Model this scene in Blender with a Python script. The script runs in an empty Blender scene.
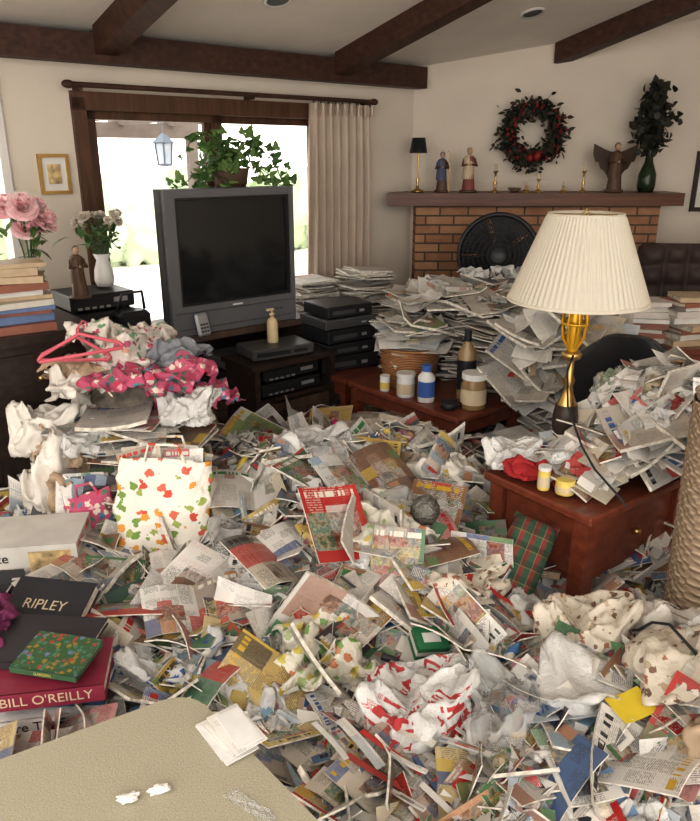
import bpy, math, random
import numpy as np
from mathutils import Vector, Matrix, noise, Euler
R=random.Random(11)
scene=bpy.context.scene
# ------------------------------------------------------------------ node helper
class T:
    def __init__(s,name):
        s.mat=bpy.data.materials.new(name); s.mat.use_nodes=True
        s.nt=s.mat.node_tree; s.b=s.nt.nodes['Principled BSDF']; s.out=s.nt.nodes['Material Output']
    def node(s,t,**k):
        n=s.nt.nodes.new(t)
        for a,v in k.items(): setattr(n,a,v)
        return n
    def put(s,sock,v):
        if isinstance(v,bpy.types.NodeSocket): s.nt.links.new(v,sock)
        elif v is not None: sock.default_value=v
    def m(s,op,a,b=None,c=None):
        n=s.node('ShaderNodeMath',operation=op); s.put(n.inputs[0],a); s.put(n.inputs[1],b)
        if c is not None: s.put(n.inputs[2],c)
        return n.outputs[0]
    def mix(s,f,a,b,blend='MIX'):
        n=s.node('ShaderNodeMix',data_type='RGBA',blend_type=blend)
        s.put(n.inputs[0],f); s.put(n.inputs[6],a); s.put(n.inputs[7],b); return n.outputs[2]
    def ramp(s,f,stops,interp='LINEAR'):
        n=s.node('ShaderNodeValToRGB'); n.color_ramp.interpolation=interp
        e=n.color_ramp.elements
        while len(e)<len(stops): e.new(.5)
        for i,(p,c) in enumerate(stops):
            e[i].position=p; e[i].color=(c[0],c[1],c[2],1)
        s.put(n.inputs[0],f); return n.outputs[0]
    def comb(s,x,y,z):
        n=s.node('ShaderNodeCombineXYZ'); s.put(n.inputs[0],x);s.put(n.inputs[1],y);s.put(n.inputs[2],z); return n.outputs[0]
    def sep(s,v):
        n=s.node('ShaderNodeSeparateXYZ'); s.put(n.inputs[0],v); return n.outputs
    def noise(s,vec,scale,detail=2,rough=.5):
        n=s.node('ShaderNodeTexNoise'); s.put(n.inputs['Vector'],vec); n.inputs['Scale'].default_value=scale
        n.inputs['Detail'].default_value=detail; n.inputs['Roughness'].default_value=rough; return n.outputs[0]
    def white(s,x,y,z):
        n=s.node('ShaderNodeTexWhiteNoise',noise_dimensions='3D'); s.put(n.inputs['Vector'],s.comb(x,y,z)); return n.outputs[0]
    def obj(s): return s.node('ShaderNodeTexCoord').outputs['Object']
    def uv(s): return s.node('ShaderNodeTexCoord').outputs['UV']
    def rnd(s):
        n=s.node('ShaderNodeAttribute'); n.attribute_name='rnd'; return n.outputs['Vector']
    def base(s,c): s.put(s.b.inputs['Base Color'],c)
    def set(s,rough=None,metal=None,spec=None):
        if rough is not None: s.put(s.b.inputs['Roughness'],rough)
        if metal is not None: s.b.inputs['Metallic'].default_value=metal
        if spec is not None: s.b.inputs['Specular IOR Level'].default_value=spec
    def bump(s,h,strength=.3,dist=.01):
        n=s.node('ShaderNodeBump'); n.inputs['Strength'].default_value=strength; n.inputs['Distance'].default_value=dist
        s.put(n.inputs['Height'],h); s.nt.links.new(n.outputs[0],s.b.inputs['Normal'])
def C(c): return (c[0],c[1],c[2],1)
def PM(name,col,rough=.6,metal=0,var=.12,vs=8,bump=0,bs=60,spec=.4,alpha=None):
    t=T(name); o=t.obj()
    if var>0:
        f=t.noise(o,vs,3)
        t.base(t.ramp(f,[(.3,[x*(1-var) for x in col]),(.7,[min(1,x*(1+var)) for x in col])]))
    else: t.base(C(col))
    t.set(rough,metal,spec)
    if bump: t.bump(t.noise(o,bs,3),bump,.01)
    if alpha is not None: t.b.inputs['Alpha'].default_value=alpha
    return t.mat
def wood(name,c1,c2,rough=.45,axis=0,sc=3):
    t=T(name); o=t.sep(t.obj()); v=[o[0],o[1],o[2]]
    k=[12,12,12]; k[axis]=1
    vec=t.comb(t.m('MULTIPLY',v[0],k[0]),t.m('MULTIPLY',v[1],k[1]),t.m('MULTIPLY',v[2],k[2]))
    f=t.noise(vec,sc,5,.6)
    t.base(t.ramp(f,[(.3,c1),(.7,c2)])); t.set(rough); t.bump(f,.15,.004); return t.mat
def rndcol(name,stops,rough=.6,interp='CONSTANT',var=.15,alpha=None,bump=0):
    t=T(name); r=t.sep(t.rnd())
    c=t.ramp(r[0],stops,interp)
    f=t.noise(t.obj(),25,3)
    t.base(t.mix(1.0,c,t.ramp(f,[(.3,(1-var,)*3),(.7,(1,1,1))]),'MULTIPLY')); t.set(rough)
    if alpha: t.b.inputs['Alpha'].default_value=alpha
    if bump: t.bump(t.noise(t.obj(),70,3),bump,.01)
    return t.mat
# ------------------------------------------------------------------ print materials
def print_mat(name,bg,accent,textcol,rough,photo_p=1.0,rows=46,tstr=.6,title=True,pw=.55,ph_=.35,blkthr=.76):
    t=T(name); uvs=t.sep(t.uv()); u,v=uvs[0],uvs[1]; r=t.sep(t.rnd()); a,g,b=r[0],r[1],r[2]
    c=t.ramp(a,bg,'CONSTANT')
    rowi=t.m('FLOOR',t.m('MULTIPLY',v,rows)); fr=t.m('FRACT',t.m('MULTIPLY',v,rows))
    coli=t.m('FLOOR',t.m('MULTIPLY',u,46))
    wn=t.white(coli,rowi,t.m('MULTIPLY',b,97))
    wp=t.white(t.m('FLOOR',t.m('MULTIPLY',u,3)),t.m('FLOOR',t.m('MULTIPLY',v,7)),t.m('MULTIPLY',g,91))
    txt=t.m('MULTIPLY',t.m('GREATER_THAN',fr,.45),t.m('GREATER_THAN',wn,.25))
    txt=t.m('MULTIPLY',txt,t.m('GREATER_THAN',wp,.4))
    inx=t.m('MULTIPLY',t.m('GREATER_THAN',u,.07),t.m('LESS_THAN',u,.93))
    col3=t.m('GREATER_THAN',t.m('FRACT',t.m('MULTIPLY',u,3.0)),.1)
    txt=t.m('MULTIPLY',t.m('MULTIPLY',t.m('MULTIPLY',txt,inx),col3),tstr)
    c=t.mix(txt,c,C(textcol))
    wn2=t.white(t.m('FLOOR',t.m('MULTIPLY',u,t.m('ADD',1.2,t.m('MULTIPLY',g,3.5)))),t.m('FLOOR',t.m('MULTIPLY',v,t.m('ADD',1.5,t.m('MULTIPLY',b,6)))),t.m('MULTIPLY',a,77))
    blk=t.m('GREATER_THAN',wn2,blkthr)
    acc=t.ramp(t.m('FRACT',t.m('ADD',t.m('MULTIPLY',b,7.3),t.m('ADD',a,t.m('MULTIPLY',wn2,9.7)))),accent,'CONSTANT')
    c=t.mix(t.m('MULTIPLY',blk,.85),c,acc)
    vec=t.node('ShaderNodeVectorMath',operation='ADD'); t.put(vec.inputs[0],t.uv())
    sc=t.node('ShaderNodeVectorMath',operation='SCALE'); t.put(sc.inputs[0],t.rnd()); sc.inputs['Scale'].default_value=60
    t.put(vec.inputs[1],sc.outputs[0])
    pn=t.noise(vec.outputs[0],5.5,4,.62)
    ph=t.ramp(pn,[(.28,(.015,.015,.02)),(.38,(.08,.055,.045)),(.45,(.32,.2,.14)),(.5,(.48,.4,.32)),(.55,(.12,.2,.28)),(.6,(.18,.24,.1)),(.66,(.55,.53,.5)),(.75,(.35,.06,.05))])
    ph=t.mix(.35,ph,acc)
    p0=t.m('ADD',.05,t.m('MULTIPLY',g,.25)); p1=t.m('ADD',p0,t.m('ADD',ph_*.6,t.m('MULTIPLY',b,ph_)))
    x0=t.m('MULTIPLY',t.m('FRACT',t.m('MULTIPLY',g,13)),.95-pw)
    pm=t.m('MULTIPLY',t.m('MULTIPLY',t.m('GREATER_THAN',v,p0),t.m('LESS_THAN',v,p1)),t.m('MULTIPLY',t.m('GREATER_THAN',u,x0),t.m('LESS_THAN',u,t.m('ADD',x0,pw))))
    pm=t.m('MULTIPLY',pm,t.m('LESS_THAN',t.m('FRACT',t.m('MULTIPLY',b,11)),photo_p))
    c=t.mix(pm,c,ph)
    if title:
        wn3=t.white(t.m('FLOOR',t.m('MULTIPLY',u,27)),t.m('MULTIPLY',a,53),0.0)
        tm=t.m('MULTIPLY',t.m('MULTIPLY',t.m('GREATER_THAN',v,.86),t.m('LESS_THAN',v,.94)),t.m('MULTIPLY',t.m('GREATER_THAN',wn3,.35),inx))
        tm=t.m('MULTIPLY',tm,t.m('GREATER_THAN',t.m('FRACT',t.m('MULTIPLY',g,7)),.4))
        c=t.mix(tm,c,t.ramp(t.m('FRACT',t.m('MULTIPLY',a,31)),[(0,(.5,.03,.03)),(.2,(.03,.03,.03)),(.5,(.75,.72,.65)),(.65,(.05,.12,.35)),(.8,(.05,.2,.08)),(.9,(.6,.4,.05))],'CONSTANT'))
    t.base(t.mix(1.0,c,t.ramp(t.noise(t.obj(),6,3),[(.3,(.76,.73,.69)),(.7,(1,.99,.97))]),'MULTIPLY'))
    t.set(rough,spec=.45); return t.mat
W=(.76,.75,.73)
MAG=print_mat('magazine_page',[(0,W),(.26,(.62,.57,.5)),(.36,(.45,.05,.04)),(.4,(.1,.16,.3)),(.45,(.55,.4,.12)),(.49,(.6,.6,.6)),(.62,(.1,.22,.12)),(.67,(.40,.35,.3)),(.74,(.55,.29,.28)),(.78,(.06,.05,.06)),(.83,(.28,.36,.44)),(.88,(.25,.15,.1)),(.93,(.3,.36,.17)),(.97,(.6,.5,.3))],
   [(0,(.5,.05,.04)),(.14,(.1,.15,.32)),(.26,(.62,.46,.1)),(.35,(.68,.67,.65)),(.52,(.12,.28,.12)),(.64,(.05,.05,.06)),(.76,(.5,.24,.1)),(.85,(.25,.2,.17)),(.93,(.25,.35,.45))],(.06,.06,.07),.3)
COV=print_mat('magazine_cover',[(0,(.45,.04,.04)),(.13,W),(.24,(.1,.09,.1)),(.36,(.6,.45,.1)),(.44,(.28,.16,.1)),(.56,(.1,.2,.1)),(.68,(.14,.24,.38)),(.79,(.55,.46,.4)),(.9,(.22,.3,.12)),(.95,(.45,.2,.25))],
   [(0,(.5,.05,.04)),(.22,(.68,.67,.64)),(.42,(.6,.46,.1)),(.58,(.1,.15,.3)),(.72,(.1,.25,.1)),(.88,(.25,.17,.12))],(.7,.68,.6),.22,1.0,30,.5,True,.88,.62,.85)
NEWS=print_mat('newsprint',[(0,(.58,.56,.53)),(.4,(.66,.64,.61)),(.7,(.52,.48,.43)),(.85,(.72,.71,.7))],
   [(0,(.3,.29,.28)),(.4,(.5,.47,.42)),(.7,(.38,.2,.14)),(.85,(.25,.3,.36))],(.12,.12,.12),.85,.4,60,.45,True,.5,.3,.86)
DOC=print_mat('letter_paper',[(0,(.84,.83,.81)),(.65,(.76,.74,.7)),(.82,(.7,.64,.53)),(.93,(.6,.66,.72))],
   [(0,(.78,.77,.75)),(.7,(.45,.52,.6)),(.9,(.55,.3,.25))],(.2,.2,.22),.7,.1,40,.35,False,.3,.15,.88)
PAGES=PM('page_edges',(.64,.60,.53),.85,var=.3,vs=60)
PLAIN=rndcol('plain_paper',[(0,(.80,.79,.77)),(.38,(.68,.64,.58)),(.5,(.42,.32,.21)),(.62,(.74,.71,.64)),(.74,(.48,.08,.07)),(.79,(.22,.36,.48)),(.85,(.7,.54,.12)),(.9,(.14,.32,.16)),(.95,(.28,.19,.12))],.75)
BOOK=rndcol('book_cover',[(0,(.05,.07,.16)),(.12,(.35,.04,.04)),(.25,(.6,.56,.48)),(.4,(.08,.15,.12)),(.5,(.25,.1,.06)),(.6,(.03,.03,.04)),(.7,(.55,.45,.3)),(.8,(.12,.25,.4)),(.9,(.7,.68,.62))],.45)
PBOOK=rndcol('pale_book_cover',[(0,(.66,.62,.55)),(.3,(.5,.38,.25)),(.45,(.7,.68,.64)),(.6,(.15,.22,.38)),(.75,(.3,.12,.08)),(.9,(.6,.55,.5))],.5)
JUNK=rndcol('plastic_junk',[(0,(.7,.68,.64)),(.3,(.04,.04,.05)),(.42,(.5,.05,.04)),(.5,(.08,.2,.42)),(.58,(.7,.68,.64)),(.72,(.1,.3,.2)),(.78,(.7,.5,.1)),(.86,(.4,.25,.14)),(.93,(.75,.4,.42))],.35)
FAB=rndcol('mixed_fabric',[(0,(.55,.48,.38)),(.2,(.7,.65,.58)),(.35,(.36,.3,.25)),(.48,(.4,.13,.17)),(.55,(.2,.24,.3)),(.66,(.45,.37,.26)),(.8,(.22,.27,.16)),(.9,(.5,.25,.3)),(.95,(.12,.1,.1))],.9,bump=.3)
WRAP=rndcol('food_wrapper',[(0,(.35,.24,.14)),(.18,(.2,.28,.1)),(.32,(.6,.45,.15)),(.42,(.5,.42,.3)),(.58,(.3,.05,.04)),(.66,(.45,.3,.17)),(.8,(.12,.2,.14)),(.88,(.6,.57,.5)),(.95,(.2,.25,.38))],.35,bump=.4)
def film(name,col,alpha,rough=.25):
    t=T(name); t.base(C(col)); t.set(rough,spec=.7); 
    fz=t.noise(t.obj(),9,3); a=t.ramp(fz,[(.35,(alpha-.12,)*3),(.65,(min(1,alpha+.12),)*3)]); t.put(t.b.inputs['Alpha'],a)
    t.bump(t.noise(t.obj(),38,5,.7),.8,.014); return t
BAG=film('plastic_bag_white',(.82,.81,.79),.78).mat
CLEAR=film('plastic_clear',(.78,.78,.77),.36,.12).mat
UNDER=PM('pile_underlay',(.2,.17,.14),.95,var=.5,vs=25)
# ------------------------------------------------------------------ builder
def npM(M): return np.array(M)
class B:
    def __init__(s,name): s.name=name; s.V=[];s.F=[];s.MI=[];s.UV=[];s.R=[];s.S=[];s.mats=[];s.n=0
    def mi(s,m):
        if m not in s.mats: s.mats.append(m)
        return s.mats.index(m)
    def add(s,V,F,mat,uv=None,rnd=(0,0,0),smooth=False,M=None):
        V=np.asarray(V,dtype=float)
        if M is not None:
            A=npM(M); V=V@A[:3,:3].T+A[:3,3]
        if uv is None: uv=np.zeros((len(V),2))
        s.V.append(V); s.UV.append(np.asarray(uv,dtype=float)); s.R.append(np.tile(np.array(rnd,dtype=float),(len(V),1)))
        n=s.n; s.F.extend([tuple(i+n for i in f) for f in F]); k=s.mi(mat)
        s.MI.extend([k]*len(F)); s.S.extend([smooth]*len(F)); s.n+=len(V)
    def box(s,size,M,mat,side=None,rnd=(0,0,0)):
        x,y,z=[d/2 for d in size]
        c=[(-x,-y,-z),(x,-y,-z),(x,y,-z),(-x,y,-z),(-x,-y,z),(x,-y,z),(x,y,z),(-x,y,z)]
        fs=[(4,5,6,7),(3,2,1,0),(0,1,5,4),(1,2,6,5),(2,3,7,6),(3,0,4,7)]
        uv=[(0,0),(1,0),(1,1),(0,1)]
        for i,f in enumerate(fs):
            s.add([c[j] for j in f],[(0,1,2,3)],mat if (i<2 or side is None) else side,uv,rnd,False,M)
    def bb(s,lo,hi,mat,M=None,rnd=(0,0,0)):
        c=[(lo[i]+hi[i])/2 for i in range(3)]; sz=[abs(hi[i]-lo[i]) for i in range(3)]
        t=Matrix.Translation(c); s.box(sz,(M@t) if M is not None else t,mat,rnd=rnd)
    def rbox(s,size,M,mat,r=.01,rnd=(0,0,0)):
        x,y,z=[d/2 for d in size]; V=[];
        for sx in(-1,1):
            for sy in(-1,1):
                for sz in(-1,1):
                    V+= [(sx*x,sy*(y-r),sz*(z-r)),(sx*(x-r),sy*y,sz*(z-r)),(sx*(x-r),sy*(y-r),sz*z)]
        import bmesh
        bm=bmesh.new(); [bm.verts.new(v) for v in V]; res=bmesh.ops.convex_hull(bm,input=bm.verts)
        bm.verts.ensure_lookup_table(); bm.verts.index_update()
        vv=[v.co[:] for v in bm.verts]; ff=[tuple(v.index for v in f.verts) for f in bm.faces]; bm.free()
        s.add(vv,ff,mat,[(v[0]/size[0]+.5,v[2]/size[2]+.5) for v in vv],rnd,False,M)
    def grid(s,P,mat,rnd=(0,0,0),M=None,th=0,side=None,smooth=True,wrapu=False,uvs=(1,1),bot=None):
        nu,nv=P.shape[:2]; V=P.reshape(-1,3)
        U,Vv=np.meshgrid(np.linspace(0,uvs[0],nu),np.linspace(0,uvs[1],nv),indexing='ij'); uv=np.stack([U.ravel(),Vv.ravel()],1)
        F=[]
        for i in range(nu if wrapu else nu-1):
            i2=(i+1)%nu
            for j in range(nv-1): F.append((i*nv+j,i2*nv+j,i2*nv+j+1,i*nv+j+1))
        s.add(V,F,mat,uv,rnd,smooth,M)
        if th:
            Q=P.copy(); Q[...,2]-=th; V2=Q.reshape(-1,3)
            s.add(V2,[f[::-1] for f in F],bot or mat,uv*np.array([-1,1])+np.array([1,0]),rnd,smooth,M)
            ring=[(i,0) for i in range(nu)]+[(nu-1,j) for j in range(1,nv)]+[(i,nv-1) for i in range(nu-2,-1,-1)]+[(0,j) for j in range(nv-2,0,-1)]
            a=[P[i,j] for i,j in ring]; b=[Q[i,j] for i,j in ring]; n=len(ring)
            s.add(a+b,[(k,n+k,n+(k+1)%n,(k+1)%n) for k in range(n)],side or mat,None,rnd,False,M)
    def lathe(s,prof,M,mat,seg=20,rnd=(0,0,0),smooth=True,rf=None):
        P=np.zeros((seg,len(prof),3))
        for i in range(seg):
            a=2*math.pi*i/seg; k=rf(i) if rf else 1
            for j,(r,z) in enumerate(prof): P[i,j]=(r*k*math.cos(a),r*k*math.sin(a),z)
        s.grid(P,mat,rnd,M,smooth=smooth,wrapu=True)
    def tube(s,pts,r,mat,seg=6,rnd=(0,0,0),M=None):
        pts=[Vector(p) for p in pts]; n=len(pts); P=np.zeros((seg,n,3)); up=Vector((0.13,.21,.97)).normalized()
        for j,p in enumerate(pts):
            d=(pts[min(j+1,n-1)]-pts[max(j-1,0)]); d=d.normalized() if d.length>1e-9 else Vector((0,0,1))
            x=d.cross(up)
            if x.length<.05: x=d.cross(Vector((1,0,0)))
            x.normalize(); y=d.cross(x); rr=r[j] if isinstance(r,(list,tuple)) else r
            for i in range(seg):
                a=2*math.pi*i/seg; P[i,j]=p+(x*math.cos(a)+y*math.sin(a))*rr
        s.grid(P,mat,rnd,M,wrapu=True)
    def blob(s,rad,M,mat,seed=0,amp=.15,freq=3,nu=24,nv=14,rnd=(0,0,0),sq=1.0,smooth=True,octv=3):
        P=np.zeros((nu,nv,3))
        for i in range(nu):
            a=2*math.pi*i/nu
            for j in range(nv):
                t=math.pi*(j+.02)/(nv-.96)
                x,y,z=math.sin(t)*math.cos(a),math.sin(t)*math.sin(a),-math.cos(t)
                if sq!=1: x,y,z=[math.copysign(abs(q)**sq,q) for q in (x,y,z)]
                P[i,j]=(x,y,z)
        if amp:
            d=crump(P.reshape(-1,3),seed,freq,octv).reshape(nu,nv,1); P=P*(1+amp*d)
            P[:,0]=P[:,0].mean(0); P[:,-1]=P[:,-1].mean(0)
        s.grid(P*np.array(rad),mat,rnd,M,wrapu=True,smooth=smooth)
    def leaf(s,M,L,w,mat,bend=.3,rnd=(0,0,0)):
        y=[0,.25,.55,.8,1]; ww=[.15,.9,1,.55,.0]; P=np.zeros((3,5,3))
        for j in range(5):
            for i,sx in enumerate((-1,0,1)): P[i,j]=(sx*ww[j]*w/2,y[j]*L,-bend*L*y[j]**2+(0 if sx==0 else .12*w*ww[j]))
        s.grid(P,mat,rnd,M)
    def build(s,parent=None):
        me=bpy.data.meshes.new(s.name); V=np.concatenate(s.V); me.from_pydata(V.tolist(),[],s.F)
        for m in s.mats: me.materials.append(m)
        me.polygons.foreach_set('material_index',s.MI); me.polygons.foreach_set('use_smooth',s.S)
        uvl=me.uv_layers.new(name='UVMap'); idx=np.zeros(len(me.loops),dtype=np.int32); me.loops.foreach_get('vertex_index',idx)
        uvl.data.foreach_set('uv',np.concatenate(s.UV)[idx].ravel())
        at=me.attributes.new('rnd','FLOAT_VECTOR','POINT'); at.data.foreach_set('vector',np.concatenate(s.R).ravel())
        me.update(); o=bpy.data.objects.new(s.name,me); scene.collection.objects.link(o)
        if parent: o.parent=parent
        return o
def crump(P,seed,freq,octv=3):
    rs=np.random.RandomState(seed); out=np.zeros(len(P)); amp=1;tot=0
    for o in range(octv):
        for k in range(3):
            d=rs.normal(size=3); d=d/np.linalg.norm(d)*freq*1.9**o*(.7+.6*rs.rand()); w=rs.normal(size=3)*freq*.35*1.9**o; ph=rs.rand()*6.28
            out+=amp*(1-2*np.abs(np.sin(P@d+ph+1.2*np.sin(P@w+ph*2))))
        tot+=3*amp; amp*=.6
    return out/tot*1.7
def TR(x,y,z,yaw=0,pitch=0,roll=0): return Matrix.Translation((x,y,z))@Euler((math.radians(pitch),math.radians(roll),math.radians(yaw)),'XYZ').to_matrix().to_4x4()
CX,CY=.45,5.6; WA=math.radians(40)
ML=Matrix.Translation((CX,CY,0))@Matrix.Rotation(WA,4,'Z')
def Lw(a,b,z,yaw=0,pitch=0,roll=0): return ML@TR(a,b,z,yaw,pitch,roll)
def Rn(): return (R.random(),R.random(),R.random())
# ------------------------------------------------------------------ cloth simulation of soft things (bags, garments)
MC=(-.86,2.80,0); MR=(.30,.27,.84)
def mound_h(x,y,grow=0):
    r=math.sqrt((x/(MR[0]+grow))**2+(y/(MR[1]+grow))**2); r=min(r,.93); return (MR[2]+grow)*(1-r**3.2)**(1/3.2)
def vnormals(A,F):
    N=np.zeros_like(A); Fa=np.array([f[:3] for f in F]); n=np.cross(A[Fa[:,1]]-A[Fa[:,0]],A[Fa[:,2]]-A[Fa[:,0]])
    for i in range(len(F[0])): np.add.at(N,np.array([f[i] for f in F]),n)
    return N/(np.linalg.norm(N,axis=1,keepdims=True)+1e-9)
def run_sims():
    import bmesh
    S=3.0; jobs=[]; tmp=[]
    rs=random.Random(5)
    def mk(name,V,F,off):
        me=bpy.data.meshes.new(name); me.from_pydata([(v[0]+off,v[1],v[2]) for v in V],[],F); o=bpy.data.objects.new(name,me); scene.collection.objects.link(o); tmp.append(o); return o
    def coll(o):
        m=o.modifiers.new('c','COLLISION'); o.collision.thickness_outer=.008; o.collision.cloth_friction=45
    def cloth(o,selfc=True,mass=.12,bend=.04,pin=None,q=5,grow=0):
        m=o.modifiers.new('cl','CLOTH'); s=m.settings; s.quality=q; s.mass=mass; s.bending_stiffness=bend; s.tension_stiffness=12; s.compression_stiffness=10; s.shear_stiffness=4
        s.air_damping=2
        if grow:
            try: s.shrink_min=-grow
            except Exception as e: print('shrink',e)
        cs=m.collision_settings; cs.distance_min=.008; cs.use_self_collision=selfc; cs.self_distance_min=.008; cs.collision_quality=2
        if pin:
            g=o.vertex_groups.new(name='pin'); g.add(pin,1.0,'REPLACE'); s.vertex_group_mass='pin'
    me=bpy.data.meshes.new('g'); me.from_pydata([(-5,-5,0),(200,-5,0),(200,5,0),(-5,5,0)],[],[(0,1,2,3)]); g=bpy.data.objects.new('g',me); scene.collection.objects.link(g); tmp.append(g); coll(g)
    def gridVF(nx,ny,fn):
        V=[fn(i/(nx-1),j/(ny-1)) for i in range(nx) for j in range(ny)]; F=[(i*ny+j,(i+1)*ny+j,(i+1)*ny+j+1,i*ny+j+1) for i in range(nx-1) for j in range(ny-1)]
        uv=[(i/(nx-1),j/(ny-1)) for i in range(nx) for j in range(ny)]; return V,F,uv
    def cbox(x,y,z,s,off):
        V=[(x+a*s[0],y+b*s[1],z+c*s[2]) for a in(-.5,.5) for b in(-.5,.5) for c in(-.5,.5)]; F=[(0,1,3,2),(4,6,7,5),(0,4,5,1),(2,3,7,6),(0,2,6,4),(1,5,7,3)]
        o=mk('cb',V,F,off); coll(o)
    off=0
    for (cx,cy,w,h,yaw,grow) in ((-.0,.0,.84,.7,15,.0),(.14,-.12,.6,.6,-20,.015),(.1,-.04,.44,.4,40,.03),(-.17,-.04,.6,.55,60,.015),(-.22,-.14,.46,.55,10,.03)):
        ca,sa=math.cos(math.radians(yaw)),math.sin(math.radians(yaw)); nx=ny=48
        def fn(u,v):
            x=(u-.5)*w;y=(v-.5)*h; X=cx+x*ca-y*sa; Y=cy+x*sa+y*ca; return (X*S,Y*S,(mound_h(X,Y,grow)+.012+.008*math.sin(u*17+cx*50)*math.sin(v*15))*S)
        V,F,uv=gridVF(nx,ny,fn); o=mk('garment',V,F,off); mid=[(nx//2+a)*ny+ny//2+b_ for a in(-3,0,3) for b_ in(-3,0,3)]; cloth(o,True,.3,.3,mid,5,.02)
        def fm(u,v):
            r=.999*v; a=u*6.28318; r2=min(r,1); zz=(MR[2]+grow)*(1-r2**3.2)**(1/3.2); return ((MR[0]+grow)*r*math.cos(a)*S,(MR[1]+grow)*r*math.sin(a)*S,zz*S)
        V2,F2,_=gridVF(33,24,fm); m=mk('mound',V2,F2,off); coll(m)
        jobs.append(('garment',o,off,F,uv)); off+=6
    for k in range(5):
        bm=bmesh.new(); bmesh.ops.create_icosphere(bm,subdivisions=5 if k<2 else 4,radius=.5); V=[tuple(v.co) for v in bm.verts]; bm.verts.index_update(); F=[tuple(v.index for v in f.verts) for f in bm.faces]; bm.free()
        A=np.array(V); A=A*(1+.12*crump(A,60+k,5,2))[:,None]
        for e in range(2):
            d=np.array([math.cos(e*2.6+k),math.sin(e*2.6+k),.9]); d/=np.linalg.norm(d); q=np.clip((A@d/.5-.72)/.28,0,1)**1.5; A+=d*q[:,None]*.35
        A[:,2]=A[:,2]*.85+.5; uv=[(math.atan2(v[1],v[0])/6.283+.5,v[2]) for v in A.tolist()]
        o=mk('bag',A.tolist(),F,off); cloth(o,True,.1,.02,None,4,.08)
        for q in range(3):
            a=rs.uniform(0,6.28); cbox(.2*math.cos(a),.2*math.sin(a),.2+.06*q,(.16,.22,.12),off)
        jobs.append(('bag',o,off,F,uv)); off+=4
    for k in range(6):
        n=44; sx=rs.uniform(1.2,1.5)
        def fn(u,v): 
            x=(u-.5)*sx;y=(v-.5)*1.2; return (x*.72,y*.72,.45+.12*math.sin(x*9+k)*math.cos(y*8+k*2)+.06*math.sin(x*21+y*13))
        V,F,uv=gridVF(n,n,fn); o=mk('drape',V,F,off); cloth(o,True,.14,.03,None,4,.08)
        for q in range(5): cbox(rs.uniform(-.35,.35),rs.uniform(-.3,.3),.1,(.14,.2,rs.uniform(.1,.26)),off)
        jobs.append(('drape',o,off,F,uv)); off+=4
    scene.frame_start=1; scene.frame_end=60
    for f in range(1,44): scene.frame_set(f)
    dg=bpy.context.evaluated_depsgraph_get(); out={'garment':[],'bag':[],'drape':[],'dlo':[]}
    for q,(kind,o,of,F,uv) in enumerate(jobs):
        me=o.evaluated_get(dg).to_mesh(); A=np.zeros(len(me.vertices)*3); me.vertices.foreach_get('co',A); A=A.reshape(-1,3); A[:,0]-=of
        A=np.nan_to_num(A)
        if kind=='garment': A=A/S; A+=vnormals(A,F)*(crump(A,q,18,3)*.005)[:,None]
        else:
            c=A.mean(0); A[:,0]-=c[0];A[:,1]-=c[1]; rr=np.percentile(np.linalg.norm(A[:,:2],axis=1),96); A=A/rr
            N=vnormals(A,F)
            if kind=='bag': A+=N*(crump(A,q,4.5,4)*.09)[:,None]; A[:,2]=np.maximum(A[:,2],-.05)
            else: A+=N*(crump(A,q,6,3)*.035)[:,None]
            print(kind,A.min(0).round(2),A.max(0).round(2))
        out[kind].append((A,F,uv))
        if kind=='drape':
            n=44; G=A.reshape(n,n,3)[::2,::2]; k2=G.shape[0]; F2=[(i*k2+j,(i+1)*k2+j,(i+1)*k2+j+1,i*k2+j+1) for i in range(k2-1) for j in range(k2-1)]
            out['dlo'].append((G.reshape(-1,3).copy(),F2,[(i/(k2-1),j/(k2-1)) for i in range(k2) for j in range(k2)]))
        o.evaluated_get(dg).to_mesh_clear()
    for o in tmp:
        me=o.data; bpy.data.objects.remove(o); bpy.data.meshes.remove(me)
    scene.frame_set(1)
    return out
SIM=run_sims()
def soft(b,kind,k,M,s,mat,rnd=(0,0,0),zs=1.0,hmax=None):
    A,F,uv=SIM[kind][k%len(SIM[kind])]
    if hmax is not None: zs=hmax/max(.05,np.percentile(A[:,2],98)*s)
    b.add(A*np.array((s,s,s*zs)),F,mat,uv,rnd,True,M)
# ------------------------------------------------------------------ basic materials
WALL=PM('wall_plaster',(.70,.63,.54),.9,var=.04,vs=2,bump=.12,bs=120)
CEIL=PM('ceiling_plaster',(.82,.77,.71),.95,var=.04,vs=3,bump=.3,bs=150)
BEAM=wood('beam_wood',(.03,.012,.007),(.085,.036,.02),.6,0)
BEAMY=wood('rafter_wood',(.035,.014,.008),(.095,.04,.022),.6,1)
FRAME=wood('window_frame_wood',(.06,.025,.013),(.13,.06,.03),.5,2)
REDW=wood('cherry_wood',(.12,.028,.015),(.22,.06,.03),.3,0)
DARKW=wood('dark_wood',(.018,.012,.01),(.05,.03,.022),.4,0)
BROWN=wood('stand_wood',(.05,.03,.022),(.11,.065,.045),.45,2)
BLK=PM('black_plastic',(.018,.018,.02),.4,var=.1)
TVG=PM('tv_grey_plastic',(.13,.13,.135),.4,var=.04)
TVD=PM('tv_dark_plastic',(.07,.07,.072),.4,var=.04)
GOLD=PM('brass',(.55,.37,.14),.3,1,var=.1)
WHT=PM('white_ceramic',(.75,.73,.7),.25,var=.04)
GREEN=rndcol('leaf_green',[(0,(.05,.13,.03)),(1,(.2,.32,.1))],.5,'LINEAR')
DGREEN=rndcol('dark_foliage',[(0,(.012,.016,.01)),(.6,(.035,.035,.018)),(1,(.075,.035,.025))],.6,'LINEAR')
PINK=rndcol('peony_petal',[(0,(.85,.42,.46)),(1,(.92,.76,.74))],.7,'LINEAR')
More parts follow.
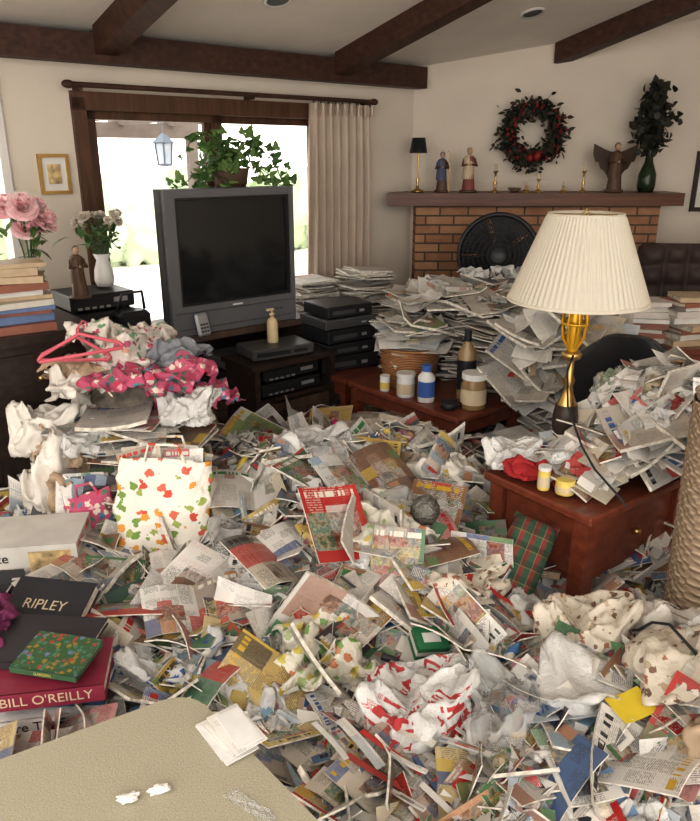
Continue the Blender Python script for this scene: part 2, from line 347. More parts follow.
CREAM=rndcol('cream_petal',[(0,(.7,.62,.5)),(1,(.85,.8,.72))],.7,'LINEAR')
RED=PM('red_berry',(.25,.02,.02),.35)
REDF=PM('red_fabric',(.42,.03,.035),.8,bump=.3)
STONE=PM('figurine_brown',(.12,.07,.045),.5)
SKIN=PM('figurine_face',(.5,.33,.22),.5)
BLUEF=PM('figurine_blue',(.10,.12,.2),.6); REDFG=PM('figurine_red',(.25,.08,.06),.6); CREAMF=PM('figurine_cream',(.6,.5,.35),.6)
LAMPG=PM('lamp_yellow_metal',(.7,.42,.04),.35,.6)
CARPET=PM('carpet',(.3,.24,.18),1,var=.2,vs=40,bump=.5,bs=300)
CONC=PM('patio_concrete',(.8,.78,.74),.9)
# ------------------------------------------------------------------ room shell
def simple(name,boxes):
    b=B(name)
    for lo,hi,m,M in boxes: b.bb(lo,hi,m,M)
    return b.build()
def ceilz(x,y):
    d=(x-CX)*.643-(y-CY)*.766; return 2.2+.24*d
simple('floor',[((-6,-3,-.1),(4.2,6.4,0),CARPET,None)])
wl=B('wall_window'); ZT=2.22
for lo,hi in [((-.80,0,0),(.0,.12,ZT)),((-2.41,0,1.92),(-.80,.12,ZT)),((-2.79,0,0),(-2.41,.12,ZT)),((-3.7,0,0),(-2.79,.12,.35)),((-3.7,0,2.04),(-2.79,.12,ZT)),((-5.2,0,0),(-3.7,.12,ZT))]: wl.bb(lo,hi,WALL,ML)
wl.build()
def polywall(name,pts,mat):
    (x0,y0),(x1,y1),(tx,ty)=pts; b=B(name)
    V=[(x0,y0,0),(x1,y1,0),(x1,y1,ceilz(x1,y1)+.03),(x0,y0,ceilz(x0,y0)+.03)]
    V2=[(v[0]+tx,v[1]+ty,v[2]) for v in V]
    b.add(V+V2,[(0,1,2,3),(7,6,5,4),(0,4,5,1),(1,5,6,2),(2,6,7,3),(3,7,4,0)],mat); return b.build()
polywall('wall_fireplace',[(.45,5.6),(3.4,5.6),(0,.12)],WALL)
polywall('wall_right',[(3.4,5.6),(3.4,-2.2),(.12,0)],WALL)
polywall('wall_left',[(-3.5,2.28),(-3.5,-2.2),(-.12,0)],WALL)
cb=B('ceiling'); V=[]
for z in(0,.08):
    for a,b_ in((-5.2,.12),(4.5,.12),(4.5,-7),(-5.2,-7)):
        p=ML@Vector((a,b_,2.2-.24*b_+z)); V.append(p[:])
cb.add(V,[(0,1,2,3),(7,6,5,4),(0,4,5,1),(1,5,6,2),(2,6,7,3),(3,7,4,0)],CEIL); cb.build()
b=B('trim_wall_beam'); b.bb((-5.2,-.11,2.06),(.02,.0,2.195),BEAM,ML); b.build()
for i,(a,b0) in enumerate(((-3.85,-.11),(-2.275,-.11),(-.74,-.11),(.78,-.64),(2.3,-1.85))):
    b=B('trim_rafter_%d'%(i+1)); V=[]
    for bb_ in (b0,-6.5):
        for da,dz in((-.06,-.13),(.06,-.13),(.06,.01),(-.06,.01)): V.append((ML@Vector((a+da,bb_,2.2-.24*bb_+dz)))[:])
    b.add(V,[(0,1,2,3),(7,6,5,4),(0,4,5,1),(1,5,6,2),(2,6,7,3),(3,7,4,0)],BEAMY); b.build()
b=B('baseboard_window'); b.bb((-5.2,-.015,0),(-2.42,0,.09),FRAME,ML); b.bb((-.78,-.015,0),(-.02,0,.09),FRAME,ML); b.build()
for (x,y) in((1.09,4.9),(-.36,4.1)):
    b=B('recessed_downlight'); z=ceilz(x,y); nrm=Vector((-.643*.24,.766*.24,1)).normalized(); M=Matrix.Translation((x,y,z))@nrm.to_track_quat('Z','Y').to_matrix().to_4x4()
    b.lathe([(.05,-.002),(.068,-.012),(.075,-.004),(.075,0)],M,WHT,24); b.lathe([(.0,-.003),(.06,-.006)],M,BLK,24); b.build()
wf=B('window_1')
wf.bb((-2.45,-.03,1.84),(-.76,.08,1.93),FRAME,ML); wf.bb((-2.45,-.03,0),(-2.38,.08,1.9),FRAME,ML); wf.bb((-.83,-.03,0),(-.76,.08,1.9),FRAME,ML); wf.bb((-2.4,-.0,0.0),(-.8,.1,.05),FRAME,ML)
for a0,a1,bo in((-2.38,-1.56,.03),(-1.66,-.83,.065)):
    wf.bb((a0,bo-.015,.05),(a0+.06,bo+.015,1.86),FRAME,ML); wf.bb((a1-.06,bo-.015,.05),(a1,bo+.015,1.86),FRAME,ML)
    wf.bb((a0,bo-.015,.05),(a1,bo+.015,.13),FRAME,ML); wf.bb((a0,bo-.015,1.8),(a1,bo+.015,1.86),FRAME,ML)
wf.build()
wf=B('window_2')
for lo,hi in(((-2.83,-.02,.35),(-2.79,.1,2.04)),((-3.7,-.02,.35),(-3.66,.1,2.04)),((-3.7,-.02,.33),(-2.79,.1,.38)),((-3.7,-.02,2.0),(-2.79,.1,2.05)),((-3.27,.02,.38),(-3.23,.08,2.0))): wf.bb(lo,hi,WHT,ML)
wf.build()
simple('patio_slab',[((-7,.2,-.12),(5,9,-.02),CONC,ML)])
HEDGE=rndcol('hedge_pale_green',[(0,(.4,.5,.3)),(1,(.6,.66,.5))],.9,'LINEAR')
b=B('garden_hedge'); 
for i in range(14): b.blob((.75,.5,.8),Lw(-6.5+i*.85,7.3,.65),HEDGE,i,.25,4,40,26,rnd=(R.random(),0,0))
b.build()
PW=PM('patio_cover_wood',(.20,.17,.15),.8)
b=B('patio_cover')
for i in range(5): b.bb((-2.6+i*.45,.6,1.86),(-2.55+i*.45,2.4,1.95),PW,ML)
for i in range(6): b.bb((-2.8,.7+i*.3,1.95),(-.55,.76+i*.3,1.97),PW,ML)
b.bb((-2.8,2.2,1.76),(-.5,2.28,1.88),PW,ML); b.bb((-2.8,2.2,-.02),(-2.7,2.3,1.78),PW,ML); b.bb((-.6,2.2,-.02),(-.52,2.28,1.78),PW,ML); b.build()
LG=PM('lantern_frame',(.2,.24,.3),.5); LGL=PM('lantern_glass',(.5,.6,.75),.2,alpha=.7)
b=B('hanging_lantern'); M=Lw(-1.32,1.26,1.65); b.lathe([(.0,.13),(.02,.12),(.09,.06),(.085,.055)],M,LG,6,smooth=False); b.lathe([(.07,.055),(.055,-.09)],M,LGL,6,smooth=False); b.lathe([(.0,-.11),(.06,-.1),(.062,-.09),(0,-.085)],M,LG,6,smooth=False)
for i in range(6):
    a=i*math.pi/3; b.tube([(.071*math.cos(a),.071*math.sin(a),.055),(.056*math.cos(a),.056*math.sin(a),-.09)],.005,LG,M=M)
b.tube([(0,0,.12),(0,0,.31)],.004,LG,M=M); b.build()
CUR=PM('curtain_fabric',(.56,.47,.38),.9,var=.06,bump=.1,bs=300)
b=B('curtain'); nu=150; P=np.zeros((nu,14,3))
for i in range(nu):
    u=i/(nu-1); 
    for j in range(14):
        v=j/13; z=.03+v*1.9; flare=1+.1*(1-v); ph=u*math.pi*2*8
        P[i,j]=(-.985+.50*u*flare-(.04*(1-v)),-.075+.03*math.sin(ph+.3*math.sin(v*5+u*9))*(1-.35*v**6),z)
b.grid(P,CUR,M=ML)
for k in range(9):
    a=-.96+.5*k/8.5; b.tube([(a,-.115,1.93),(a,-.11,1.86)],.012,CUR,M=ML); b.tube([(a,-.09,1.93),(a,-.085,1.955)],.004,BLK,M=ML)
b.build()
b=B('curtain_rod'); b.tube([(-2.46,-.085,1.955),(-.47,-.085,1.955)],.013,BEAM,10,M=ML)
for a in(-2.48,-.45): b.blob((.032,.02,.02),Lw(a,-.085,1.955),BEAM,0,0)
for a in(-2.42,-1.4,-.49): b.bb((a-.01,-.09,1.93),(a+.01,0,1.96),BEAM,ML)
b.build()
def picture(name,M,w,h,fw,fm,inner):
    b=B(name)
    for lo,hi in(((-w/2,-.02,-h/2),(-w/2+fw,0,h/2)),((w/2-fw,-.02,-h/2),(w/2,0,h/2)),((-w/2,-.021,-h/2),(w/2,0,-h/2+fw)),((-w/2,-.021,h/2-fw),(w/2,0,h/2))): b.bb(lo,hi,fm,M)
    b.bb((-w/2+fw,-.008,-h/2+fw),(w/2-fw,0,h/2-fw),WHT,M); b.bb((-w*.22,-.011,-h*.25),(w*.22,-.005,h*.25),inner,M); b.build()
ART=PM('art_print',(.5,.38,.2),.6,var=.6,vs=30)
picture('picture_frame',Lw(-2.575,-.002,1.53),.155,.195,.016,GOLD,ART)
picture('picture_frame',TR(2.66,5.597,1.44),.3,.42,.03,DARKW,ART)
# ------------------------------------------------------------------ fireplace
t=T('brick'); o=t.sep(t.obj()); vec=t.comb(t.m('ADD',o[0],o[1]),o[2],0.0)
br=t.node('ShaderNodeTexBrick'); t.put(br.inputs['Vector'],vec); br.inputs['Scale'].default_value=1
for k,v in(('Brick Width',.2),('Row Height',.064),('Mortar Size',.006),('Mortar Smooth',.1),('Bias',0.0)): br.inputs[k].default_value=v
br.inputs['Color1'].default_value=C((.30,.14,.075)); br.inputs['Color2'].default_value=C((.50,.28,.155)); br.inputs['Mortar'].default_value=C((.1,.07,.05))
bn=t.mix(.3,br.outputs[0],t.ramp(t.noise(t.obj(),14,4),[(.3,(.25,.11,.06)),(.7,(.56,.34,.2))]))
t.base(t.mix(br.outputs[1],bn,C((.1,.07,.05)))); t.set(.85)
t.bump(t.m('SUBTRACT',t.m('MULTIPLY',t.noise(t.obj(),80,3),.3),br.outputs[1]),.7,.008); BRICK=t.mat
b=B('fireplace'); b.bb((.47,5.36,0),(.88,5.597,1.288),BRICK); b.bb((1.75,5.36,0),(2.2,5.597,1.288),BRICK); b.bb((.88,5.36,.8),(1.75,5.597,1.288),BRICK); b.bb((.88,5.55,.0),(1.75,5.597,.8),BLK)
b.bb((.5,4.98,0),(2.2,5.36,.3),BRICK); b.build()
b=B('mantel_shelf'); MT=wood('mantel_wood',(.08,.028,.014),(.17,.065,.033),.4,0)
b.add([(x,y,z) for z in(1.29,1.375) for x,y in((.26,5.24),(2.31,5.24),(2.31,5.597),(.5,5.597),(.27,5.41))],[(4,3,2,1,0),(5,6,7,8,9)]+[(i,(i+1)%5,5+(i+1)%5,5+i) for i in range(5)],MT); b.build()
MZ=1.376
def mx(px,Y=5.38): return (px-350)/730*Y/1.042
b=B('small_table_lamp'); M=TR(mx(417),5.36,MZ); b.lathe([(.0,0),(.045,0),(.045,.012),(.012,.025),(.008,.06),(.014,.08),(.006,.1),(.006,.27)],M,GOLD,16)
b.lathe([(.062,.26),(.045,.36),(.043,.36),(.06,.26)],M,BLK,24); b.build()
def figurine(name,M,h,robe,cloak,wings=False,staff=False):
    b=B(name); b.lathe([(0,0),(.2,0),(.2,.05),(.16,.06),(0,.06)],M@Matrix.Scale(h,4),STONE,18)
    b.lathe([(.15,.05),(.145,.12),(.12,.35),(.095,.52),(.10,.64),(.12,.74),(.105,.79),(.04,.83),(0,.84)],M@Matrix.Scale(h,4),robe,24,rf=lambda i:1+.07*math.sin(i*2.6))
    b.lathe([(.155,.3),(.135,.55),(.135,.73),(.11,.8),(.045,.84)],M@Matrix.Scale(h,4)@Matrix.Rotation(.8,4,'Z'),cloak,24,rf=lambda i:(1.05 if i<15 else .8))
    b.blob((.06*h,.065*h,.08*h),M@TR(0,0,.91*h),SKIN,0,0); b.blob((.068*h,.07*h,.075*h),M@TR(0,.02*h,.93*h),cloak,1,.08,3)
    for sx in(-1,1): b.tube([(sx*.11*h,0,.74*h),(sx*.16*h,-.05*h,.6*h),(sx*.05*h,-.14*h,.62*h)],[.04*h,.035*h,.02*h],robe,8,M=M)
    b.blob((.025*h,)*3,M@TR(0,-.15*h,.62*h),SKIN,0,0)
    if staff: b.tube([(.17*h,-.1*h,0),(.17*h,-.1*h,.98*h),(.12*h,-.1*h,1.03*h)],.009*h+.001,GOLD,M=M)
    if wings:
        for sx in(-1,1):
            P=np.zeros((7,6,3))
            for i in range(7):
                for j in range(6):
                    u=i/6;v=j/5; P[i,j]=(sx*(.05+.42*u**.8)*h,(.08+.05*u)*h,(.55+.32*u+ (v-.5)*(.5-.28*u)-.06*math.sin(u*18)*(1-v))*h)
            b.grid(P,robe,M=M,th=.01)
    return b.build()
figurine('shepherd_figurine',TR(mx(441),5.36,MZ),.27,STONE,BLUEF,staff=True)
figurine('saint_figurine',TR(mx(467),5.34,MZ),.30,REDFG,CREAMF)
figurine('angel_figurine',TR(mx(612),5.36,MZ),.33,STONE,STONE,wings=True)
def candlestick(px,h,c):
    b=B('candlestick'); M=TR(mx(px),5.33,MZ); b.lathe([(0,0),(.035,0),(.035,.006),(.01,.02),(.008,h*.3),(.014,h*.4),(.007,h*.5),(.007,h*.8),(.018,h*.88),(.018,h*.9),(.0,h*.9)],M,GOLD,14)
    b.lathe([(.010,h*.88),(.010,h*.88+c),(0,h*.88+c)],M,CREAMF,10); b.build()
candlestick(493,.16,.05); candlestick(580,.16,.05); candlestick(536,.1,.04); candlestick(561,.05,.03); candlestick(524,.05,.03)
b=B('mantel_bowl'); b.lathe([(0,0),(.025,0),(.05,.03),(.046,.03),(.02,.008),(0,.008)],TR(mx(513),5.34,MZ),STONE,16); b.build()
b=B('wreath'); wc=Vector((mx(528,5.52),5.515,1.62+.026*5.53))
for k in range(900):
    a=R.random()*6.283; rr=.175+R.gauss(0,.036); p=wc+Vector((rr*math.cos(a),R.uniform(-.05,.03),rr*math.sin(a)))
    M=Matrix.Translation(p)@Euler((R.uniform(-1.5,1.5),R.uniform(-3,3),R.uniform(-3,3))).to_matrix().to_4x4(); b.leaf(M,R.uniform(.035,.06),.025,DGREEN,.2,rnd=Rn())
for k in range(60):
    a=R.random()*6.283; rr=.175+R.gauss(0,.03); b.blob((.010,)*3,Matrix.Translation(wc+Vector((rr*math.cos(a),R.uniform(-.075,-.04),rr*math.sin(a)))),RED,0,0,nu=8,nv=6)
for k in range(3): b.blob((.025,.025,.03),Matrix.Translation(wc+Vector((R.uniform(-.05,.05),-.05,-.17+R.uniform(-.02,.03)))),RED,k,.2,4)
b.tube([wc+Vector((.165*math.cos(a/10*6.283),0,.165*math.sin(a/10*6.283))) for a in range(11)],.03,DGREEN,8); b.build()
VG=PM('dark_green_glass',(.02,.035,.015),.12)
b=B('vase_with_dark_flowers'); M=TR(mx(646),5.40,MZ); b.lathe([(0,0),(.05,0),(.062,.04),(.06,.12),(.03,.2),(.02,.27),(.026,.3),(.02,.3)],M,VG,20)
for k in range(330):
    v=R.random(); z=.28+.42*v; w=.12*math.sin(math.pi*min(1,.2+v*.75)); p=Vector((R.gauss(0,w*.5),R.gauss(.0,.05),z)); MM=M@Matrix.Translation(p)@Euler((R.uniform(-2,2),R.uniform(-3,3),R.uniform(-3,3))).to_matrix().to_4x4()
    b.leaf(MM,R.uniform(.04,.08),.045,DGREEN,.35,rnd=(R.random()*.6,0,0))
for k in range(6): b.tube([(0,0,.2),(R.uniform(-.08,.08),0,.5)],.004,DGREEN,M=M)
b.build()
# ------------------------------------------------------------------ pedestal fan
b=B('pedestal_fan'); fc=Vector((mx(497,4.7)*1.03,4.68,1.03)); M=Matrix.Translation(fc)@Euler((math.radians(-4),0,math.radians(-8))).to_matrix().to_4x4()
def ring(b,r,y,tr,mat,M,seg=40): b.tube([(r*math.cos(i/seg*6.2832),y,r*math.sin(i/seg*6.2832)) for i in range(seg+1)],tr,mat,6,M=M)
ring(b,.245,0,.016,BLK,M); ring(b,.245,.05,.01,BLK,M)
for r,y in((.07,-.07),(.1,-.068),(.13,-.064),(.16,-.057),(.19,-.045),(.22,-.028)): ring(b,r,y,.004,BLK,M)
for i in range(60):
    a=i/60*6.2832; b.tube([(r*math.cos(a+tw),y,r*math.sin(a+tw)) for r,y,tw in((.05,-.07,0),(.12,-.066,.1),(.19,-.045,.2),(.245,-.0,.3))],.003,BLK,4,M=M)
    b.tube([(r*math.cos(a),y,r*math.sin(a)) for r,y in((.05,.1),(.18,.09),(.245,.02))],.003,BLK,4,M=M)
b.lathe([(0,-.02),(.05,-.02),(.06,0),(.055,.0)],M@Matrix.Rotation(math.pi/2,4,'X')@TR(0,0,.06),TVD,24)
for k in range(5):
    P=np.zeros((5,6,3))
    for i in range(5):
        for j in range(6):
            r=.03+.2*j/5; a=k*1.2566+(i/4-.5)*1.2*(.7+.3*j/5); P[i,j]=(r*math.cos(a),.02+.035*(i/4-.5),r*math.sin(a))
    b.grid(P,BLK,M=M)
b.blob((.07,.09,.07),M@TR(0,.11,0),BLK,0,0); b.tube([fc+Vector((0,.13,-.03)),fc+Vector((0,.13,-.99))],.015,BLK,8)
b.lathe([(0,0),(.14,0),(.14,.015),(.04,.04),(.02,.08),(0,.08)],TR(fc.x,fc.y+.13,0.0),BLK,28); b.build()
# ------------------------------------------------------------------ television
tv=bpy.data.objects.new('crt_television',None); scene.collection.objects.link(tv)
A0,A1,BF=-2.295,-1.535,-.64; ZB,ZTt=.742,1.465
b=B('body'); 
def rect(a0,a1,bb_,z0,z1): return [(a0,bb_,z0),(a1,bb_,z0),(a1,bb_,z1),(a0,bb_,z1)]
def loft(b,rs,mat,M):
    V=[p for r in rs for p in r]; F=[]
    for k in range(len(rs)-1):
        for i in range(4): F.append((k*4+i,k*4+(i+1)%4,(k+1)*4+(i+1)%4,(k+1)*4+i))
    n=len(V); F+= [(3,2,1,0),(n-4,n-3,n-2,n-1)]; b.add(V,F,mat,None,M=M)
loft(b,[rect(A0,A1,BF+.02,ZB,ZTt),rect(A0,A1,BF+.1,ZB,ZTt),rect(A0+.04,A1-.04,BF+.17,ZB,ZTt-.02),rect(A0+.2,A1-.2,BF+.5,ZB+.02,ZTt-.18)],TVD,ML); b.build(tv)
b=B('bezel'); s0,s1,t0,t1=A0+.055,A1-.03,ZB+.15,ZTt-.04
for lo,hi in(((A0,BF-.01,ZB),(s0,BF+.04,ZTt)),((s1,BF-.01,ZB),(A1,BF+.04,ZTt)),((A0+.001,BF-.009,t1),(A1-.001,BF+.04,ZTt-.001)),((A0+.001,BF-.009,ZB+.001),(A1-.001,BF+.04,t0))): b.bb(lo,hi,TVG,ML)
b.bb((A0+.02,BF-.014,ZB+.115),(A1-.02,BF-.008,ZB+.12),TVD,ML); b.bb((A0+.02,BF-.012,ZB+.03),(A1-.02,BF-.008,ZB+.034),TVD,ML)
for k in range(4): b.bb((A1-.2+k*.03,BF-.014,ZB+.07),(A1-.2+k*.03+.018,BF-.008,ZB+.08),TVD,ML)
b.bb(((A0+A1)/2-.03,BF-.012,ZB+.127),((A0+A1)/2+.03,BF-.008,ZB+.135),WHT,ML); b.build(tv)
SCR=T('tv_screen_glass'); SCR.base(C((.012,.013,.014))); SCR.set(.12,spec=.6)
b=B('screen'); P=np.zeros((17,13,3))
for i in range(17):
    for j in range(13):
        u=i/16*2-1;v=j/12*2-1; P[i,j]=(s0+(s1-s0)*i/16,BF+.02-.02*(1-u*u*.6-v*v*.4)-.004,t0+(t1-t0)*j/12)
b.grid(P,SCR.mat,M=ML); b.build(tv)
b=B('bezel_inner')
for lo,hi in(((s0-.002,BF-.006,t0),(s0+.012,BF+.03,t1)),((s1-.012,BF-.006,t0),(s1+.002,BF+.03,t1)),((s0,BF-.005,t1-.012),(s1,BF+.03,t1+.002)),((s0,BF-.005,t0-.002),(s1,BF+.03,t0+.012))): b.bb(lo,hi,BLK,ML)
b.build(tv)
b=B('television_stand'); a0,a1,bf,bk=-2.42,-1.42,-.66,-.16
b.bb((a0,bf,.705),(a1,bk,.74),BROWN,ML); b.bb((a0,bf,0),(a0+.035,bk,.705),BROWN,ML); b.bb((a1-.035,bf,0),(a1,bk,.705),BROWN,ML); b.bb((a0,bf,.36),(a1,bk,.39),BROWN,ML); b.bb((a0,bk-.02,0),(a1,bk,.7),DARKW,ML); b.bb((a0,bf+.03,0),(a1,bk,.06),DARKW,ML)
mid=(a0+a1)/2
for x0,x1 in((a0+.04,mid-.003),(mid+.003,a1-.04)):
    b.bb((x0,bf,.06),(x1,bf+.02,.355),BROWN,ML); b.bb((x0+.05,bf-.006,.11),(x1-.05,bf,.305),BROWN,ML)
b.build()
SILV=PM('silver_plastic',(.4,.4,.41),.35,.4,var=.03)
def device(M,w,d,h,mat,name='media_player'):
    b=B(name); b.rbox((w,d,h),M@TR(0,0,h/2+.008),mat,.006)
    b.bb((-w/2+.02,-d/2-.003,h*.45),(w*.1,-d/2,h*.85),BLK,M); b.bb((w*.16,-d/2-.003,h*.5),(w*.38,-d/2,h*.8),SILV if mat is BLK else BLK,M)
    for k in range(5): b.bb((-w*.4+k*.035,-d/2-.006,h*.2),(-w*.4+k*.035+.02,-d/2,h*.35),SILV if mat is BLK else TVD,M)
    for sx in(-1,1):
        for sy in(-1,1): b.lathe([(.012,0),(.012,.01)],M@TR(sx*(w/2-.03),sy*(d/2-.03),0),BLK,8)
    b.build()
device(Lw(-1.72,-.44,.39),.43,.36,.07,BLK); device(Lw(-1.73,-.44,.47),.42,.34,.06,SILV); device(Lw(-2.15,-.44,.39),.36,.36,.1,BLK,'stereo_receiver')
device(Lw(-1.80,-.82,.61,-8),.36,.22,.055,TVD,'video_recorder'); device(Lw(-1.78,-.83,.50,0),.36,.22,.06,BLK,'video_recorder'); device(Lw(-1.78,-.83,.42,0),.38,.22,.06,BLK,'video_recorder')
b=B('video_shelf'); b.bb((-2.05,-.98,.585),(-1.5,-.67,.61),DARKW,ML); 
for a_ in(-2.03,-1.54): b.bb((a_,-.97,0),(a_+.03,-.68,.585),DARKW,ML)
b.bb((-2.02,-.95,.395),(-1.52,-.68,.415),DARKW,ML); b.bb((-2.0,-.95,.02),(-1.54,-.68,.38),BROWN,ML); b.bb((-1.97,-.957,.06),(-1.57,-.95,.34),BROWN,ML); b.build()
b=B('remote_control'); M=Lw(-2.15,-.70,.74,10,-14); b.rbox((.08,.025,.12),M@TR(0,0,.061),SILV,.01)
for i in range(3):
    for j in range(3): b.bb((-.024+i*.018,-.016,.02+j*.018),(-.012+i*.018,-.012,.03+j*.018),TVD,M)
b.lathe([(.0,-.002),(.022,-.002),(.022,.0)],M@TR(0,-.013,.09,0,90),TVD,14); b.build()
LOT=PM('lotion_beige',(.62,.5,.3),.35)
b=B('lotion_pump_bottle'); M=Lw(-1.80,-.80,.67); b.lathe([(0,0),(.028,0),(.03,.01),(.03,.11),(.022,.13),(.011,.135),(.011,.15),(.015,.15),(.015,.16),(.004,.162),(.004,.18),(0,.18)],M,LOT,18); b.bb((-.032,-.007,.175),(.01,.007,.186),LOT,M); b.build()
POTM=PM('terracotta_dark',(.13,.07,.045),.6)
b=B('potted_ivy'); M=Lw(-1.74,-.36,ZTt-.03); b.lathe([(0,0.02),(.075,.02),(.085,.04),(.095,.1),(.1,.12),(.09,.12),(.08,.1),(0,.1)],M,POTM,22)
b.bb((-.13,-.12,-.005),(.13,.12,.02),BLK,M)
def ivyleaf(b,M,s):
    pts=[(0,0),(.35,-.1),(.5,.25),(.3,.4),(.22,.75),(0,1),(-.22,.75),(-.3,.4),(-.5,.25),(-.35,-.1)]
    V=[(0,.4*s,.06*s)]+[(x*s,y*s,-.12*s*abs(x)*2) for x,y in pts]; b.add(V,[(0,i+1,(i+1)%10+1) for i in range(10)],GREEN,None,Rn(),False,M)
for k in range(22):
    a=R.uniform(0,6.283); ln=R.uniform(.12,.36); h=R.uniform(.05,.24); pts=[]
    for j in range(7):
        q=j/6; pts.append(Vector((math.cos(a)*ln*q*1.15,math.sin(a)*ln*q*.6,.11+h*math.sin(q*2.6)*1.0-.12*q*q*(ln/.2))))
    for p in pts:
        if p.z<.07 : p.z=max(p.z,.03) if abs(p.x)<.38 and abs(p.y+.0)<.3 else p.z
    b.tube(pts,.0025,GREEN,4,rnd=(.2,0,0),M=M)
    for p in pts[1:]:
        for q in range(2): ivyleaf(b,M@Matrix.Translation(p+Vector((R.gauss(0,.015),R.gauss(0,.015),R.gauss(0,.015))))@Euler((R.uniform(-.3,1.4),R.uniform(-.8,.8),R.uniform(0,6.28))).to_matrix().to_4x4(),R.uniform(.035,.07))
b.build()
# ------------------------------------------------------------------ item generators
def item(b,kind,M,r=R,sc=1.0,rnd=None,flat=1.0):
    rnd=rnd or (r.random(),r.random(),r.random())
    if kind in('mag','cov','news','sheet','env'):
        if kind=='mag': w,h,th,mat,k,side=r.uniform(.15,.21),r.uniform(.21,.27),r.uniform(.002,.008),MAG,.7,PAGES
        elif kind=='cov': w,h,th,mat,k,side=r.uniform(.17,.21),r.uniform(.22,.27),r.uniform(.003,.009),COV,.5,PAGES
        elif kind=='news': w,h,th,mat,k,side=r.uniform(.2,.29),r.uniform(.24,.31),r.uniform(.004,.014),NEWS,.6,PAGES
        elif kind=='sheet': w,h,th,mat,k,side=r.uniform(.13,.21),r.uniform(.18,.27),.0008,DOC,1.1,None
        else: w,h,th,mat,k,side=r.uniform(.08,.12),r.uniform(.14,.23),.0012,(DOC if r.random()<.5 else PLAIN),.5,None
        w*=sc;h*=sc; nu,nv=5,6; k*=flat
        X,Y=np.meshgrid(np.linspace(-w/2,w/2,nu),np.linspace(-h/2,h/2,nv),indexing='ij')
        if r.random()<.5: Z=r.gauss(0,1.6)*k*X*X+r.gauss(0,.25)*k*X*Y
        else: Z=r.gauss(0,1.1)*k*Y*Y+r.gauss(0,.3)*k*X*Y
        if r.random()<.3 and flat>=1:
            e=r.uniform(2,10); Z=Z+e*np.maximum(0,(Y+X*r.uniform(-.5,.5))-h*.25)**2
        b.grid(np.stack([X,Y,Z],-1),mat,rnd,M,th=th,side=side,bot=(MAG if kind=='cov' else None))
    elif kind=='open':
        w,h=r.uniform(.32,.40)*sc,r.uniform(.22,.26)*sc; X,Y=np.meshgrid(np.linspace(-w/2,w/2,11),np.linspace(-h/2,h/2,4),indexing='ij')
        q=np.abs(X)/(w/2); Z=.04*sc*np.sin(np.minimum(q*2.2,3.1))*(r.uniform(.4,1))+Y*Y*r.gauss(0,.3)
        m=MAG if r.random()<.75 else NEWS
        P=np.stack([X,Y,Z],-1); b.grid(P[:6],m,rnd,M,th=.004,side=PAGES); b.grid(P[5:],m,(rnd[1],rnd[2],rnd[0]),M,th=.004,side=PAGES)
    elif kind=='crs':
        s=r.uniform(.05,.12)*sc; soft(b,'dlo',r.randrange(6),M@TR(0,0,-.01,r.uniform(0,360),0,0),s,r.choice([DOC,NEWS,PLAIN,MAG,BAG,BAG,BAG,MAG,WRAP,WRAP,COV,CLEAR]),rnd,hmax=s*r.uniform(.3,.6))
    elif kind=='bag': s=r.uniform(.08,.13)*sc; soft(b,'drape',r.randrange(6),M@TR(0,0,-.01,0,0,0),s,r.choice([BAG,BAG,BAG,WRAP]),rnd,hmax=s*.55)
    elif kind=='clear': s=r.uniform(.07,.12)*sc; soft(b,'drape',r.randrange(6),M@TR(0,0,-.01,0,0,0),s,CLEAR,rnd,hmax=s*.55)
    elif kind=='ball':
        s=r.uniform(.02,.04)*sc; b.blob((s,s,s*.8),M,r.choice([DOC,PLAIN,NEWS,WRAP]),r.randrange(10**6),.35,2.5,12,8,rnd,smooth=False)
    elif kind=='fab': s=r.uniform(.08,.14)*sc; soft(b,'drape',r.randrange(6),M@TR(0,0,-.01,0,0,0),s,FAB,rnd,hmax=s*.5)
    elif kind=='box':
        b.box((r.uniform(.05,.13)*sc,r.uniform(.08,.18)*sc,r.uniform(.02,.06)*sc),M,r.choice([MAG,COV,JUNK,PLAIN]),r.choice([None,PLAIN]),rnd)
    elif kind=='bot':
        q=r.uniform(.018,.03)*sc; L=r.uniform(.08,.16)*sc; b.lathe([(0,-L/2),(q,-L/2),(q*1.05,-L*.4),(q,L*.2),(q*.5,L*.36),(q*.45,L*.5),(0,L*.5)],M@TR(0,0,.02,0,90),r.choice([JUNK,CLEAR,JUNK]),12,rnd)
    elif kind=='strip':
        w=r.uniform(.010,.028)*sc; L=r.uniform(.10,.26)*sc; k=r.gauss(0,.8); X,Y=np.meshgrid(np.linspace(-w/2,w/2,2),np.linspace(-L/2,L/2,7),indexing='ij')
        b.grid(np.stack([X+Y*Y*r.gauss(0,.6),Y,k*Y*Y],-1),r.choice([MAG,PLAIN,DOC,JUNK]),rnd,M,th=r.choice([.001,.006]))
    elif kind=='book':
        w,h,th=r.uniform(.11,.16)*sc,r.uniform(.17,.23)*sc,r.uniform(.015,.035)*sc
        b.box((w,h,.003),M@TR(0,0,th/2),COV if r.random()<.6 else BOOK,rnd=rnd); b.box((w,h,.003),M@TR(0,0,-th/2),BOOK,rnd=rnd)
        b.box((w-.008,h-.01,th-.003),M@TR(.003,0,0),PAGES); b.box((.004,h,th+.002),M@TR(-w/2,0,0),BOOK,rnd=rnd)
KW=dict(mag=21,cov=12,news=6,sheet=10,env=10,open=6,crs=9,bag=1.2,clear=1.2,ball=2,fab=1.2,box=4,bot=1.5,strip=6,book=2)
def pick(w):
    ks=list(w); return R.choices(ks,[w[k] for k in ks])[0]
